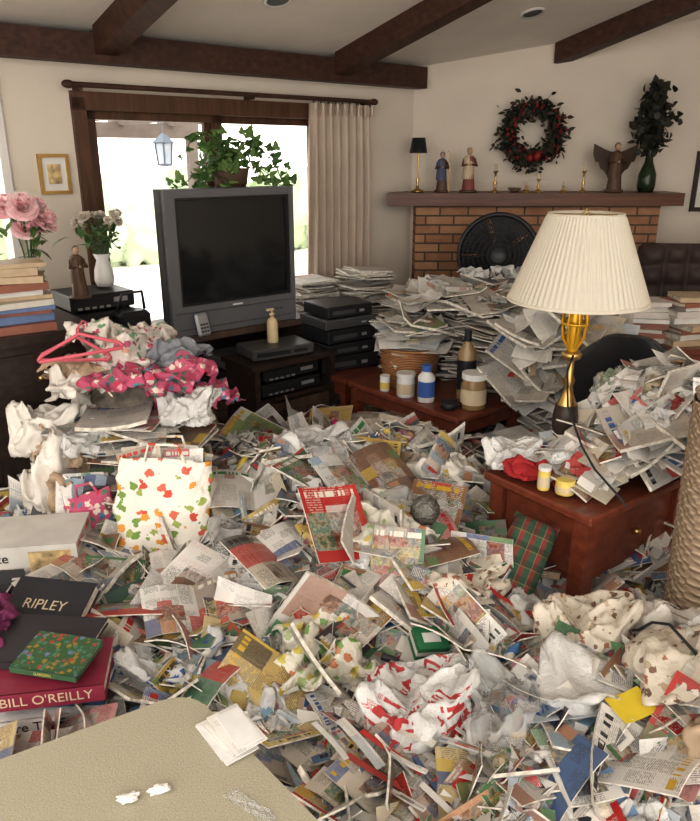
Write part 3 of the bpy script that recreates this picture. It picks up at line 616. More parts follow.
def scatter(b,n,samp,zf,w=KW,tilt=13,spread=.05,sc=1.0,upr=.04,flat=1.0):
    c=0
    while c<n:
        x,y=samp(); c+=1
        z=zf(x,y); 
        if z is None: continue
        e=.04; zx=(zf(x+e,y) or z)-z; zy=(zf(x,y+e) or z)-z
        nrm=Vector((-zx/e,-zy/e,1)).normalized()
        Q=nrm.to_track_quat('Z','Y').to_matrix().to_4x4()
        tt=tilt if R.random()>upr else 45
        kd=pick(w); f_=R.uniform(0,spread)
        if kd in('crs','bag','clear','fab'): f_=spread*.8; tt=min(tt,14)
        M=Matrix.Translation((x,y,z+f_+(.02 if tt>30 else 0)))@Q@Euler((math.radians(R.gauss(0,tt)),math.radians(R.gauss(0,tt)),R.uniform(0,6.283))).to_matrix().to_4x4()
        item(b,kd,M,sc=sc*R.uniform(.75,1.05),flat=flat)
def rectS(cx,cy,w,h,yaw=0):
    ca,sa=math.cos(math.radians(yaw)),math.sin(math.radians(yaw))
    def f():
        u,v=R.uniform(-w/2,w/2),R.uniform(-h/2,h/2); return cx+u*ca-v*sa,cy+u*sa+v*ca
    return f
BUMPS=[(.04,2.22,.27,.28),(-.55,1.95,.06,.2),(.32,2.78,.20,.24),(-.85,2.7,.2,.4),(.25,1.45,.06,.25),(.95,1.45,.16,.3),(-.75,1.5,.04,.3),(-.1,3.0,.12,.35),(1.3,2.4,.2,.4),(.66,1.9,-.14,.13),(.98,2.02,-.1,.12),(-.35,2.65,.1,.2),(.32,1.85,.08,.15),(-.15,1.45,-.06,.15)]
def H(x,y):
    z=.17+.08*noise.noise(Vector((x*2.5,y*2.5,1)))+.05*noise.noise(Vector((x*6,y*6,5)))
    for bx,by,h,s in BUMPS: z+=h*math.exp(-((x-bx)**2+(y-by)**2)/(2*s*s))
    return z
MLi=ML.inverted()
def infloor(x,y):
    p=MLi@Vector((x,y,0))
    if p.y>-.72: return False
    if -2.1<p.x<-1.45 and p.y>-1.0: return False
    if p.x<-2.75 and p.y>-1.02: return False
    return True
b=B('floor_clutter')
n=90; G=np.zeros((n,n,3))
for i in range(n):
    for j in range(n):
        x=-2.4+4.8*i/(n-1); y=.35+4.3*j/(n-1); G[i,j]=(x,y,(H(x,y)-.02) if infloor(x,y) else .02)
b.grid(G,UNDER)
def fl():
    while True:
        y=1.0+3.4*R.random()**1.15; hw=.52*y+.25; x=R.uniform(-hw,hw)
        if infloor(x,y) and x<2.0 and not(y<1.15 and x<.1): return x,y
scatter(b,4300,fl,H,KW,15,.055,.98,.05)
KS=dict(sheet=6,env=10,crs=16,ball=5,clear=1.5,strip=9,box=5,bot=3,mag=12,cov=7,fab=1,bag=1.2)
def fr():
    while True:
        y=1.05+2.0*R.random(); hw=.5*y+.1; x=R.uniform(-hw,hw)
        if infloor(x,y) and not(y<1.15 and x<.15): return x,y
scatter(b,2300,fr,lambda x,y:H(x,y)+.035,KS,22,.04,.6,.10)
def hm(x,y,kind='mag',yaw=0,p=0,r=0,rnd=None,sc=1.0,dz=.07): item(b,kind,TR(x,y,H(x,y)+dz,yaw,p,r),sc=sc,rnd=rnd)
for k in range(110): 
    x,y=fr(); hm(x,y,R.choice(['mag','cov','open','cov','sheet']),R.uniform(0,360),R.gauss(12,16),R.gauss(0,13),None,R.uniform(.65,.98),.08)
for a in((.50,1.27,'mag',12,8,0,(.05,.2,.4),.85,.11),(-.04,2.02,'cov',30,40,10,(.05,.4,.2),1,.14),(.14,1.92,'cov',-10,60,0,(.6,.1,.9),.8,.13),(-.22,1.95,'open',50,20,10,None,.9,.12),(-.28,1.38,'mag',20,20,0,(.25,.2,.6),.7,.1),(.05,1.78,'cov',-50,22,0,(.45,.5,.1),.7,.13),
  (-.45,1.85,'open',20,14,0,None,.85,.11),(-.50,2.0,'mag',-30,16,8,(.1,.3,.5),.9,.12),(.08,1.3,'open',50,12,0,None,.7,.09),(.05,2.35,'open',30,20,0,None,1,.13),(.28,2.2,'cov',-20,30,0,(.45,.5,.3),.9,.12),(-.15,2.35,'cov',70,20,10,(.6,.5,.3),.9,.11),(-.35,2.4,'open',10,12,0,None,.9,.09),(.42,1.75,'cov',40,20,0,(.33,.1,.5),.7,.1)): hm(*a)
for k in range(34):
    a=R.uniform(-.05,.5); item(b,'strip',TR(a,1.17+R.uniform(0,.25),.29+R.uniform(0,.05),R.uniform(30,60),R.gauss(0,8),0),sc=.9)
b.build()
# ------------------------------------------------------------------ stacks
def stack(name,x,y,z0,z1,kind='news',jx=.02,jr=8,yaw=0,sc=1.0,lean=(0,0),bld=None,bm=None):
    b=bld or B(name); z=z0; tx,ty=R.gauss(0,1.5),R.gauss(0,1.5); bm=bm or BOOK
    while z<z1:
        q=(z-z0)
        M=TR(x+R.gauss(0,jx)+lean[0]*q,y+R.gauss(0,jx)+lean[1]*q,z,yaw+R.gauss(0,jr)+(90 if R.random()<.15 else 0),tx+R.gauss(0,1.2),ty+R.gauss(0,1.2))
        if kind=='book':
            r=R; w,h,th=r.uniform(.14,.19)*sc,r.uniform(.21,.27)*sc,r.uniform(.014,.034)*sc; rn=Rn(); M=TR(x+R.gauss(0,jx),y+R.gauss(0,jx),z+th/2,yaw+R.gauss(0,jr))
            b.box((w,h,.003),M@TR(0,0,th/2-.0015),bm,rnd=rn); b.box((w,h,.003),M@TR(0,0,-th/2+.0015),bm,rnd=rn); b.box((w-.008,h-.01,th-.006),M@TR(.003,0,0),PAGES); b.box((.004,h,th),M@TR(-w/2,0,0),bm,rnd=rn); z+=th+.001
        else:
            item(b,kind if R.random()<.6 else R.choice(['mag','sheet','env','sheet']),M,sc=sc,flat=.4); z+=R.uniform(.005,.011)
    if bld is None: return b.build()
    return b
b=B('sideboard_cabinet'); a0,a1,bf,bk=-3.75,-2.83,-.96,-.5
b.bb((a0,bf-.02,.9),(a1+.02,bk,.94),DARKW,ML); b.bb((a0,bf,.06),(a1,bk,.9),DARKW,ML)
for k in range(2):
    x0=a0+.03+k*.45; b.bb((x0,bf-.015,.12),(x0+.41,bf,.62),DARKW,ML); b.bb((x0+.05,bf-.024,.18),(x0+.36,bf-.01,.56),DARKW,ML); b.bb((x0,bf-.015,.66),(x0+.41,bf,.86),DARKW,ML); b.blob((.014,)*3,Lw(x0+.2,bf-.03,.76),GOLD,0,0,nu=10,nv=8)
b.bb((a0,bf,0),(a0+.06,bf+.06,.06),DARKW,ML); b.bb((a1-.06,bf,0),(a1,bf+.06,.06),DARKW,ML); b.bb((a0,bk-.06,0),(a0+.06,bk,.06),DARKW,ML); b.bb((a1-.06,bk-.06,0),(a1,bk,.06),DARKW,ML)
b.build()
p=ML@Vector((-3.10,-.84,0)); stack('book_stack',p.x,p.y,.941,1.2,'book',.012,7,125,1.05,bm=PBOOK); p=ML@Vector((-3.36,-.86,0)); stack('book_stack',p.x,p.y,.941,1.16,'book',.012,6,130,bm=PBOOK)
GL=PM('vase_glass',(.55,.6,.58),.08,alpha=.5)
def bouquet(name,M,h,n,mat,spread,fs,leafs=30,vmat=GL,leafm=None):
    b=B(name); b.lathe([(0,0),(.04,0),(.05,.03),(.045,h*.5),(.03,h*.8),(.045,h),(.04,h)],M,vmat,20)
    for k in range(n):
        a=R.uniform(0,6.283); rr=spread*math.sqrt(R.random()); c=Vector((rr*math.cos(a),rr*math.sin(a)*.8,h+.1+spread*.9*R.random())); s=fs*R.uniform(.8,1.15)
        b.tube([(0,0,h*.4),(c.x*.4,c.y*.4,h+.02),c],.003,GREEN,4,M=M); out=Vector((c.x,c.y-.05,.1)).normalized().to_track_quat('Z','Y').to_matrix().to_4x4()
        for rg,(cnt,tl) in enumerate(((5,.25),(7,.6),(9,1.05),(9,1.45))):
            for q in range(cnt):
                P=np.zeros((4,4,3))
                for i in range(4):
                    for j in range(4):
                        u=(i/3-.5)*1.1;v=j/3; wv=math.sin(.5+v*2.0); P[i,j]=(u*s*.9*wv,v*s*math.sin(tl),v*s*math.cos(tl)+.15*s*math.sin(v*3)+u*u*s*.5*(1-tl/2))
                b.grid(P,mat,(R.random(),0,0),M@Matrix.Translation(c)@out@Matrix.Rotation(q/cnt*6.283+rg,4,'Z'))
    for k in range(leafs):
        a=R.uniform(0,6.283); c=Vector((spread*R.random()*math.cos(a),spread*R.random()*math.sin(a),h+R.uniform(0,spread*1.4)))
        b.leaf(M@Matrix.Translation(c)@Euler((R.uniform(-.4,1.2),0,R.uniform(0,6.28))).to_matrix().to_4x4(),.09,.03,leafm or GREEN,.3,rnd=Rn())
    return b.build()
bouquet('peony_bouquet',Lw(-2.94,-.62,.941),.26,10,PINK,.12,.062)
bouquet('cream_flower_bouquet',Lw(-2.52,-.38,1.0),.16,16,CREAM,.11,.03,40,WHT)
b=B('side_table'); b.bb((-2.80,-.66,.77),(-2.44,-.12,.8),DARKW,ML)
for a_ in(-2.79,-2.49):
    for q in(-.65,-.17): b.bb((a_,q,0),(a_+.04,q+.04,.77),DARKW,ML)
b.bb((-2.79,-.64,.3),(-2.45,-.14,.32),DARKW,ML); b.build()
device(Lw(-2.62,-.42,.8),.34,.3,.1,BLK,'cassette_deck'); device(Lw(-2.60,-.4,.908),.32,.28,.075,BLK,'cassette_deck')
figurine('saint_figurine',Lw(-2.72,-.58,.99),.24,STONE,STONE)
figurine('dark_statuette',Lw(-3.19,-.66,.941),.44,BLK,BLK)
b=B('camera_bag'); b.rbox((.16,.12,.1),Lw(-2.50,-.62,.86),BLK,.02); b.tube([Vector((-.07,0,.05)),Vector((-.05,-.03,.14)),Vector((.05,-.03,.14)),Vector((.07,0,.05))],.008,BLK,M=Lw(-2.5,-.62,.86)); b.build()
def table(name,M,w,d,h,mat,leg=.04,th=.03,shelf=None,apron=.07):
    b=B(name); b.rbox((w,d,th),M@TR(0,0,h-th/2),mat,.006)
    for sx in(-1,1):
        for sy in(-1,1): b.box((leg,leg,h-th),M@TR(sx*(w/2-leg/2-.015),sy*(d/2-leg/2-.015),(h-th)/2),mat)
    for sx in(-1,1): b.box((.02,d-2*leg-.02,apron),M@TR(sx*(w/2-leg/2-.015),0,h-th-apron/2),mat); b.box((w-2*leg-.02,.02,apron),M@TR(0,sx*(d/2-leg/2-.015),h-th-apron/2),mat)
    if shelf: b.box((w-.05,d-.05,.02),M@TR(0,0,shelf),mat)
    return b.build()
table('end_table',TR(.0,4.1,0,40),.46,.46,.47,REDW)
b=B('electronics_stack'); z=.471
for k,(w,d,h) in enumerate(((.36,.3,.09),(.34,.3,.07),(.33,.28,.08),(.34,.28,.06),(.3,.26,.07))):
    M=TR(-.07,4.12,z,34+R.uniform(-6,6)); b.rbox((w,d,h-.006),M@TR(0,0,h/2),BLK if k!=3 else TVD,.005); b.bb((-w*.4,-d/2-.003,h*.3),(w*.1,-d/2,h*.6),TVD,M); b.bb((w*.2,-d/2-.004,h*.35),(w*.3,-d/2,h*.55),SILV,M); z+=h
b.build()
stack('newspaper_stack',.10,4.62,0,.95,'news',.025,12,35); stack('newspaper_stack',-.25,4.68,0,.88,'news',.02,9,30)
table('low_table',ML@TR(-1.34,-1.56,0),.5,.78,.5,REDW,.05,.03,None)
mb=B('magazine_stack')
for cx,cy,z0,z1,k in((.22,3.2,.12,.43,'mag'),(.42,2.98,.12,.45,'mag'),(.62,2.9,.12,.43,'mag'),(.1,3.38,.12,.40,'mag'),(.76,3.0,.12,.42,'news'),(.36,2.86,.15,.42,'mag')): stack('',cx,cy,z0,z1,k,.03,16,R.uniform(0,60),1,(0,0),mb)
mb.build()
mb=B('newspaper_pile')
for cx,cy,z0,z1,yw in((.36,4.0,0,.90,20),(.62,3.86,0,.91,0),(.90,3.72,0,.87,50),(.98,3.42,0,.80,30),(.5,4.24,0,.93,0),(.85,4.15,0,.95,20),(1.17,4.0,0,.93,60),(1.2,3.5,0,.76,10),(.74,3.62,.5,.84,30)): stack('',cx,cy,z0,z1,'news',.032,14,yw,1.05,(0,0),mb)
scatter(mb,150,rectS(.75,3.95,.9,.55),lambda x,y:.87,dict(news=5,sheet=10,env=8,open=1,crs=1.5,mag=4),12,.07,.95,0,1)
for k in range(80):
    x=R.uniform(.76,1.25); z=R.uniform(.53,.88); y=3.38-(.88-z)*.35+R.uniform(-.04,.03)+ (x-.62)*-.1
    item(mb,R.choice(['sheet','news','sheet','env']),TR(x,y,z,R.uniform(-70,70),R.uniform(10,45),R.gauss(0,16)),flat=1,sc=.9)
for k,(x,y,z,s) in enumerate(((.95,4.25,.95,.15),(.45,4.05,.92,.11),(.75,4.3,.94,.13),(1.15,4.1,.95,.12))): soft(mb,'drape',k,TR(x,y,z,k*50),s,BAG,hmax=s*.5)
mb.build()
WICK=T('wicker'); wvv=WICK.node('ShaderNodeTexWave'); WICK.put(wvv.inputs['Vector'],WICK.obj()); wvv.inputs['Scale'].default_value=35; wvv.inputs['Distortion'].default_value=2; wvv.bands_direction='Z'
WICK.base(WICK.ramp(wvv.outputs[1],[(.2,(.2,.08,.03)),(.8,(.6,.3,.13))])); WICK.set(.6); WICK.bump(wvv.outputs[1],.8,.006); WICK=WICK.mat
def basket(name,M,r0,r1,h,mat=WICK,seg=36,rows=14):
    b=B(name); P=np.zeros((seg,rows,3))
    for i in range(seg):
        for j in range(rows):
            v=j/(rows-1); r=(r0+(r1-r0)*v)*(1+.025*(1 if (i//2+j)%2 else -1)); a=i/seg*6.2832; P[i,j]=(r*math.cos(a),r*math.sin(a),v*h)
    b.grid(P,mat,M=M,wrapu=True); b.lathe([(0,.004),(r0,.004)],M,mat,seg)
    b.tube([(r1*math.cos(i/24*6.2832),r1*math.sin(i/24*6.2832),h) for i in range(25)],.01,mat,6,M=M); b.lathe([(r0*.93,.01),(r1*.93,h)],M,mat,seg)
    return b.build()
mtp=lambda a,b_:ML@Vector((a,b_,0))
q=mtp(-1.36,-1.40); basket('wicker_basket',TR(q.x,q.y,.5),.13,.16,.2)
bb2=B('basket_papers'); scatter(bb2,60,rectS(q.x,q.y,.2,.2),lambda x,y:.69,dict(sheet=10,env=6,news=6,mag=3),12,.14,.85,0,1); bb2.build()
JW=PM('bottle_white',(.72,.72,.7),.3); JB=PM('label_blue',(.06,.14,.42),.4); JY=PM('cap_yellow',(.7,.55,.15),.4)
def bottle(name,x,y,z,r,h,body,label,cap,neck=.5,cy=None):
    b=B(name); M=TR(x,y,z); b.lathe([(0,0),(r*.95,0),(r,.006),(r,h*.68),(r*neck,h*.82),(r*neck,h*.88)],M,body,22); b.lathe([(r*1.01,h*.15),(r*1.01,h*.58)],M,label,22)
    b.lathe([(r*neck*1.15,h*.84),(r*neck*1.15,h),(0,h)],M,cap,18,smooth=False); b.build()
HNY=PM('jar_glass_amber',(.3,.2,.1),.1)
q=mtp(-1.53,-1.55); bottle('vitamin_bottle',q.x,q.y,.5,.045,.12,JW,CREAMF,JW,.9)
q=mtp(-1.51,-1.67); bottle('detergent_bottle',q.x,q.y,.5,.042,.18,JW,JB,JB,.5)
q=mtp(-1.41,-1.88); bottle('glass_jar',q.x,q.y,.5,.06,.17,HNY,CREAMF,JW,.85)
q=mtp(-1.33,-1.76); bottle('dark_bottle',q.x,q.y,.5,.045,.34,HNY,BLK,BLK,.35)
q=mtp(-1.55,-1.42); bottle('pill_bottle',q.x,q.y,.5,.025,.08,JW,JY,JW,.9)
b=B('coffee_mug'); q=mtp(-1.51,-1.82); M=TR(q.x,q.y,.5); b.lathe([(0,0),(.035,0),(.04,.01),(.04,.035),(.037,.035),(.035,.01),(0,.01)],M,BLK,18); b.tube([(.038,0,.03),(.06,0,.025),(.058,0,.012),(.037,0,.01)],.005,BLK,M=M); b.build()
# ------------------------------------------------------------------ lamp table
LT=TR(.72,1.965,0,36)
b=B('sewing_cabinet_table'); w,d,h=.54,.40,.6
b.rbox((w+.04,d+.04,.03),LT@TR(w/2,d/2,h-.015),REDW,.006)
b.bb((.03,.03,.33),(w-.03,d-.03,.57),REDW,LT); b.bb((.06,.018,.36),(w-.06,.03,.55),REDW,LT); b.bb((.018,.06,.36),(.03,d-.06,.55),REDW,LT)
for x in(0,w-.055):
    for y in(0,d-.055): b.bb((x,y,0),(x+.055,y+.055,.57),REDW,LT)
b.blob((.014,)*3,LT@TR(w/2,.0,.46),GOLD,0,0,nu=10,nv=8); b.build()
SHADE=T('lamp_shade_fabric'); SHADE.base(C((.82,.77,.67))); SHADE.set(.9)
tr=SHADE.node('ShaderNodeBsdfTranslucent'); tr.inputs[0].default_value=C((.85,.79,.65)); mx_=SHADE.node('ShaderNodeMixShader'); mx_.inputs[0].default_value=.35
SHADE.nt.links.new(SHADE.b.outputs[0],mx_.inputs[1]); SHADE.nt.links.new(tr.outputs[0],mx_.inputs[2]); SHADE.nt.links.new(mx_.outputs[0],SHADE.out.inputs[0]); SHADE=SHADE.mat
b=B('table_lamp'); M=TR(.752,2.4,.602)
seg=288; zs=[.565,.58,.63,.7,.78,.83,.842]
P=np.zeros((seg,len(zs),3))
for i in range(seg):
    a=i/seg*6.2832
    for j,z in enumerate(zs):
        v=(z-.565)/.277; r=.226+(.118-.226)*v; amp=.0035 if 0<j<len(zs)-1 else .001; r+=amp*math.sin(i/4*2*math.pi)
        P[i,j]=(r*math.cos(a),r*math.sin(a),z)
b.grid(P,SHADE,M=M,wrapu=True)
b.lathe([(.229,.565),(.2295,.573),(.226,.575)],M,SHADE,60); b.lathe([(.118,.838),(.12,.846),(.116,.846)],M,SHADE,60)
b.lathe([(0,0),(.075,0),(.078,.012),(.05,.03),(.03,.045),(.022,.07),(.035,.1),(.042,.15),(.036,.2),(.02,.24),(.014,.27),(.02,.29),(.012,.31),(.012,.36)],M,GOLD,26)
b.lathe([(.036,.09),(.043,.12),(.044,.16),(.037,.205)],M,DARKW,26)
b.lathe([(.012,.36),(.03,.37),(.034,.385),(.02,.395),(.0,.4)],M,GOLD,20)
for i in range(8):
    a=i/8*6.2832; b.tube([(r*math.cos(a),r*math.sin(a),z) for r,z in((.012,.40),(.036,.44),(.043,.50),(.038,.55),(.02,.58))],.005,LAMPG,5,M=M)
ring_=lambda r,z:b.tube([(r*math.cos(i/20*6.2832),r*math.sin(i/20*6.2832),z) for i in range(21)],.005,LAMPG,5,M=M)
ring_(.043,.49);ring_(.039,.545); b.lathe([(.016,.39),(.024,.43),(.024,.55),(.015,.58),(0,.58)],M,LAMPG,16)
b.blob((.03,.03,.045),M@TR(0,0,.63),WHT,0,0)
b.tube([(-.03,0,.58),(-.06,0,.66),(-.045,0,.78),(0,0,.86)],.0025,GOLD,M=M); b.tube([(.03,0,.58),(.06,0,.66),(.045,0,.78),(0,0,.86)],.0025,GOLD,M=M)
for i in range(3):
    a=i*2.09+.3; b.tube([(0,0,.842),(.117*math.cos(a),.117*math.sin(a),.838)],.002,GOLD,M=M)
b.build()
b=B('lamp_cord'); b.tube([(.745,2.36,.99),(.715,2.31,.95),(.70,2.22,.86),(.735,2.15,.75),(.76,2.08,.70),(.79,2.03,.67),(.82,1.99,.64),(.83,1.98,.62)],.0035,BLK); b.build()
tc=LT@Vector((.27,.2,0))
def dome(cx,cy,z0,h,s): return lambda x,y: z0+h*math.exp(-((x-cx)**2+(y-cy)**2)/(2*s*s))
b=B('table_papers'); scatter(b,190,rectS(tc.x+.05,tc.y+.06,.46,.28,36),dome(tc.x+.15,tc.y+.1,.605,.13,.16),dict(sheet=14,env=16,crs=4,mag=4,news=4,cov=1.5,clear=.8,box=2,strip=3,bag=.8),13,.06,.74,.05,1)
scatter(b,160,rectS(1.12,2.34,.40,.45),dome(1.1,2.42,.64,.18,.2),dict(sheet=16,env=9,crs=5,mag=4,news=8,fab=.6,bag=.8),17,.10,.9,.06,1); b.build()
stack('paper_stack',1.36,2.6,0,.80,'news',.04,25,20); stack('paper_stack',1.3,2.95,0,.74,'news',.03,16,40)
b=B('red_oven_mitt')
for k,(x,y,z,s) in enumerate(((.60,2.25,.61,.085),(.66,2.36,.62,.07),(.70,2.14,.61,.055))): soft(b,'bag' if k!=1 else 'drape',k+1,TR(x,y,z,k*40),s,REDF,hmax=s*.8)
b.build()
b=B('plastic_bag'); soft(b,'bag',0,TR(.56,2.33,.61),.10,BAG,hmax=.09); b.build()
bottle('tape_spool',.68,2.10,.61,.03,.05,JY,LOT,JY,.9)
bottle('pill_bottle',.62,2.13,.61,.02,.08,JY,CREAMF,JW,.9)
b=B('office_chair'); M=TR(1.13,2.88,0,-25)
P=np.zeros((13,9,3))
for i in range(13):
    for j in range(9):
        u=i/12*2-1;v=j/8; wv=.24*(1-.25*v**3)*math.sqrt(max(0.05,1-abs(2*v-1)**6*.5)); P[i,j]=(u*wv,.05*u*u-.06*v,.5+.44*v-.05*abs(u)**3*v)
P2=P.copy(); P2[...,1]+=.06; b.grid(P,BLK,M=M); b.grid(P2[::-1],BLK,M=M)
ringi=[(i,0) for i in range(13)]+[(12,j) for j in range(1,9)]+[(i,8) for i in range(11,-1,-1)]+[(0,j) for j in range(7,0,-1)]; aa=[P[i,j] for i,j in ringi]; b2=[P2[i,j] for i,j in ringi]; nn=len(ringi); b.add(aa+b2,[(k,nn+k,nn+(k+1)%nn,(k+1)%nn) for k in range(nn)],BLK,M=M)
b.blob((.24,.22,.05),M@TR(0,-.2,.46),BLK,0,0,sq=.6); b.tube([(0,-.18,.42),(0,-.18,.12)],.03,BLK,10,M=M); b.tube([(0,.05,.44),(0,.06,.62)],.02,BLK,8,M=M)
for k in range(5):
    a=k*1.2566; e=Vector((.26*math.cos(a),-.18+.26*math.sin(a),.07)); b.tube([(0,-.18,.13),e],[.03,.018],BLK,8,M=M); b.blob((.025,.025,.03),M@Matrix.Translation(e-Vector((0,0,.035))),BLK,0,0,nu=12,nv=8)
b.build()
table('writing_desk',TR(1.85,3.65,0,0),1.0,.5,.74,REDW,.05,.03)
for x,y,z1,yw in((1.44,3.60,.93,80),(1.68,3.55,.97,100),(1.93,3.52,1.0,85),(2.15,3.6,.9,90)): stack('book_stack',x,y,.741,z1,'book',.01,6,yw,bm=PBOOK)
b=B('desk_papers'); scatter(b,50,rectS(1.65,3.78,.7,.2),lambda x,y:.76,dict(sheet=8,env=5,news=5,mag=4),8,.08,.9,0,.6); b.build()
LEA=PM('brown_upholstery',(.07,.045,.04),.55,var=.15)
b=B('tufted_armchair'); M=TR(2.36,4.86,0,-8)
P=np.zeros((61,37,3))
for i in range(61):
    for j in range(37):
        u=i/60;v=j/36; x=(u-.5)*.86; z=.4+.68*v; k=abs(math.sin(u*math.pi*6))*abs(math.sin(v*math.pi*5)); P[i,j]=(x,-.05-.06*k**.5+.02*v,z-.03*abs(2*u-1)**4*v)
b.grid(P,LEA,M=M); b.rbox((.88,.12,.72),M@TR(0,.03,.71),LEA,.03); b.rbox((.6,.6,.2),M@TR(0,-.34,.34),LEA,.04)
for sx in(-1,1): b.rbox((.15,.68,.5),M@TR(sx*.38,-.32,.35),LEA,.05); b.tube([(sx*.38,-.66,.6),(sx*.38,0,.62)],.075,LEA,14,M=M)
for sx in(-1,1):
    for sy in(-.6,.0): b.lathe([(.02,0),(.03,.1),(0,.1)],M@TR(sx*.36,sy,0),DARKW,10)
b.build()
b=B('paper_bag_pile')
for cx,cy in((1.45,4.35),(1.75,4.08),(2.1,4.04)): stack('',cx,cy,0,.74,'news',.03,14,R.uniform(0,80),1,(0,0),b)
scatter(b,60,rectS(1.75,4.08,.8,.2),lambda x,y:.74,dict(sheet=8,news=6,mag=5,env=4),12,.07,1,0,1); soft(b,'drape',1,TR(1.5,4.2,.76),.16,BAG,hmax=.09); soft(b,'drape',3,TR(1.95,4.05,.76),.14,FAB,(.3,0,0),hmax=.1); soft(b,'drape',0,TR(2.2,4.02,.76),.15,BAG,hmax=.1)
b.build()
RAF=T('woven_rattan'); oo=RAF.sep(RAF.obj()); 
fz=RAF.m('SINE',RAF.m('MULTIPLY',oo[2],260)); fx=RAF.m('SINE',RAF.m('MULTIPLY',RAF.m('ADD',oo[0],oo[1]),220)); ff=RAF.m('MULTIPLY',fz,fx)
RAF.base(RAF.ramp(ff,[(0,(.30,.22,.15)),(1,(.52,.41,.29))])); RAF.set(.8); RAF.bump(ff,.6,.006); RAF=RAF.mat
b=B('woven_floor_vase'); seg=72; rows=90; P=np.zeros((seg,rows,3))
for i in range(seg):
    for j in range(rows):
        v=j/(rows-1); a=i/seg*6.2832; r=.12*(1+.014*(1 if (i//3+j//2)%2 else -1))+.008*v; P[i,j]=(r*math.cos(a),r*math.sin(a),v*.98)
b.grid(P,RAF,M=TR(1.055,1.84,0.02),wrapu=True); b.lathe([(.12,.98),(.128,1.0),(.118,1.0),(.11,.9),(.11,.02),(0,.02)],TR(1.055,1.84,.02),RAF,48); b.build()
# ------------------------------------------------------------------ left clothes heap
def print_cloth(name,bg,cols,scale=14,thr=.42,rough=.8,alpha=None):
    t=T(name); src=t.obj()
    vo=t.node('ShaderNodeTexVoronoi'); t.put(vo.inputs['Vector'],src); vo.inputs['Scale'].default_value=scale
    s3=t.sep(vo.outputs['Color']); c=t.ramp(s3[0],[(i/len(cols),c) for i,c in enumerate(cols)],'CONSTANT')
    nz=t.noise(t.obj(),scale*2.5,2); d=t.m('ADD',vo.outputs['Distance'],t.m('MULTIPLY',t.m('SUBTRACT',nz,.5),.8))
    t.base(t.mix(t.m('LESS_THAN',d,thr),C(bg),c)); t.set(rough); t.bump(t.noise(t.obj(),50,4),.4,.01)
    if alpha: t.b.inputs['Alpha'].default_value=alpha
    return t.mat
def text_bag(name,bg,ink,alpha=.85,u0=.1,u1=.9,v0=.05,v1=.85,rows=9,cols=80):
    t=film(name,bg,alpha,.28); uvs=t.sep(t.uv()); u,v=uvs[0],uvs[1]
    m=t.m('MULTIPLY',t.m('GREATER_THAN',v,v0),t.m('LESS_THAN',v,v1)); fv=t.m('MULTIPLY',v,rows)
    m=t.m('MULTIPLY',m,t.m('GREATER_THAN',t.m('FRACT',fv),.45)); m=t.m('MULTIPLY',m,t.m('LESS_THAN',t.m('FRACT',t.m('MULTIPLY',u,4)),.62))
    m=t.m('MULTIPLY',m,t.m('GREATER_THAN',t.white(t.m('FLOOR',t.m('MULTIPLY',u,cols)),t.m('FLOOR',t.m('MULTIPLY',v,rows*5)),1.0),.35))
    t.base(t.mix(m,C(bg),C(ink))); return t.mat
FLORAL=print_cloth('floral_pink_cloth',(.5,.10,.18),[(.75,.4,.45),(.1,.2,.15),(.75,.65,.55),(.6,.06,.12),(.1,.2,.3)],34,.42)
FLW=print_cloth('floral_white_cloth',(.76,.71,.65),[(.6,.15,.2),(.2,.35,.2),(.7,.4,.3),(.5,.12,.2)],26,.34)
TULIP=print_cloth('tulip_print',(.80,.76,.69),[(.62,.1,.06),(.72,.33,.06),(.2,.32,.08),(.65,.16,.1),(.35,.42,.12)],24,.36)
STAR=text_bag('red_print_bag',(.80,.79,.77),(.55,.04,.04))
BLUEP=text_bag('blue_print_bag',(.78,.78,.77),(.06,.18,.5))
BEIGEP=print_cloth('beige_print_bag',(.64,.58,.49),[(.2,.12,.08),(.35,.16,.1),(.45,.36,.25),(.3,.3,.2)],34,.3,.6)
GPRINT=print_cloth('green_print_bag',(.68,.65,.56),[(.2,.34,.1),(.6,.5,.12),(.35,.42,.2),(.5,.2,.1)],26,.36,.5)
WCL=PM('white_cloth',(.74,.70,.64),.9,bump=.2); GREYB=PM('grey_blue_cloth',(.28,.29,.32),.9,bump=.3); TANC=PM('tan_cloth',(.45,.34,.24),.95,bump=.3); PURP=PM('purple_cloth',(.2,.04,.11),.9,bump=.3); MAGC=PM('magenta_cloth',(.42,.02,.12),.85,bump=.3)
BREAD=film('beige_clear_bag',(.58,.42,.28),.85).mat
hp=B('clothes_heap')
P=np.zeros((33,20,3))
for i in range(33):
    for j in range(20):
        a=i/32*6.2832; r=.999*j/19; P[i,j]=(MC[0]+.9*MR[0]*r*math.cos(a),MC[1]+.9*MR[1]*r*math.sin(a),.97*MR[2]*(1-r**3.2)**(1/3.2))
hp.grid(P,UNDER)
for k,m in enumerate((FLW,FLORAL,GREYB,TANC,WCL)): soft(hp,'garment',k,TR(*MC),1.0,m)
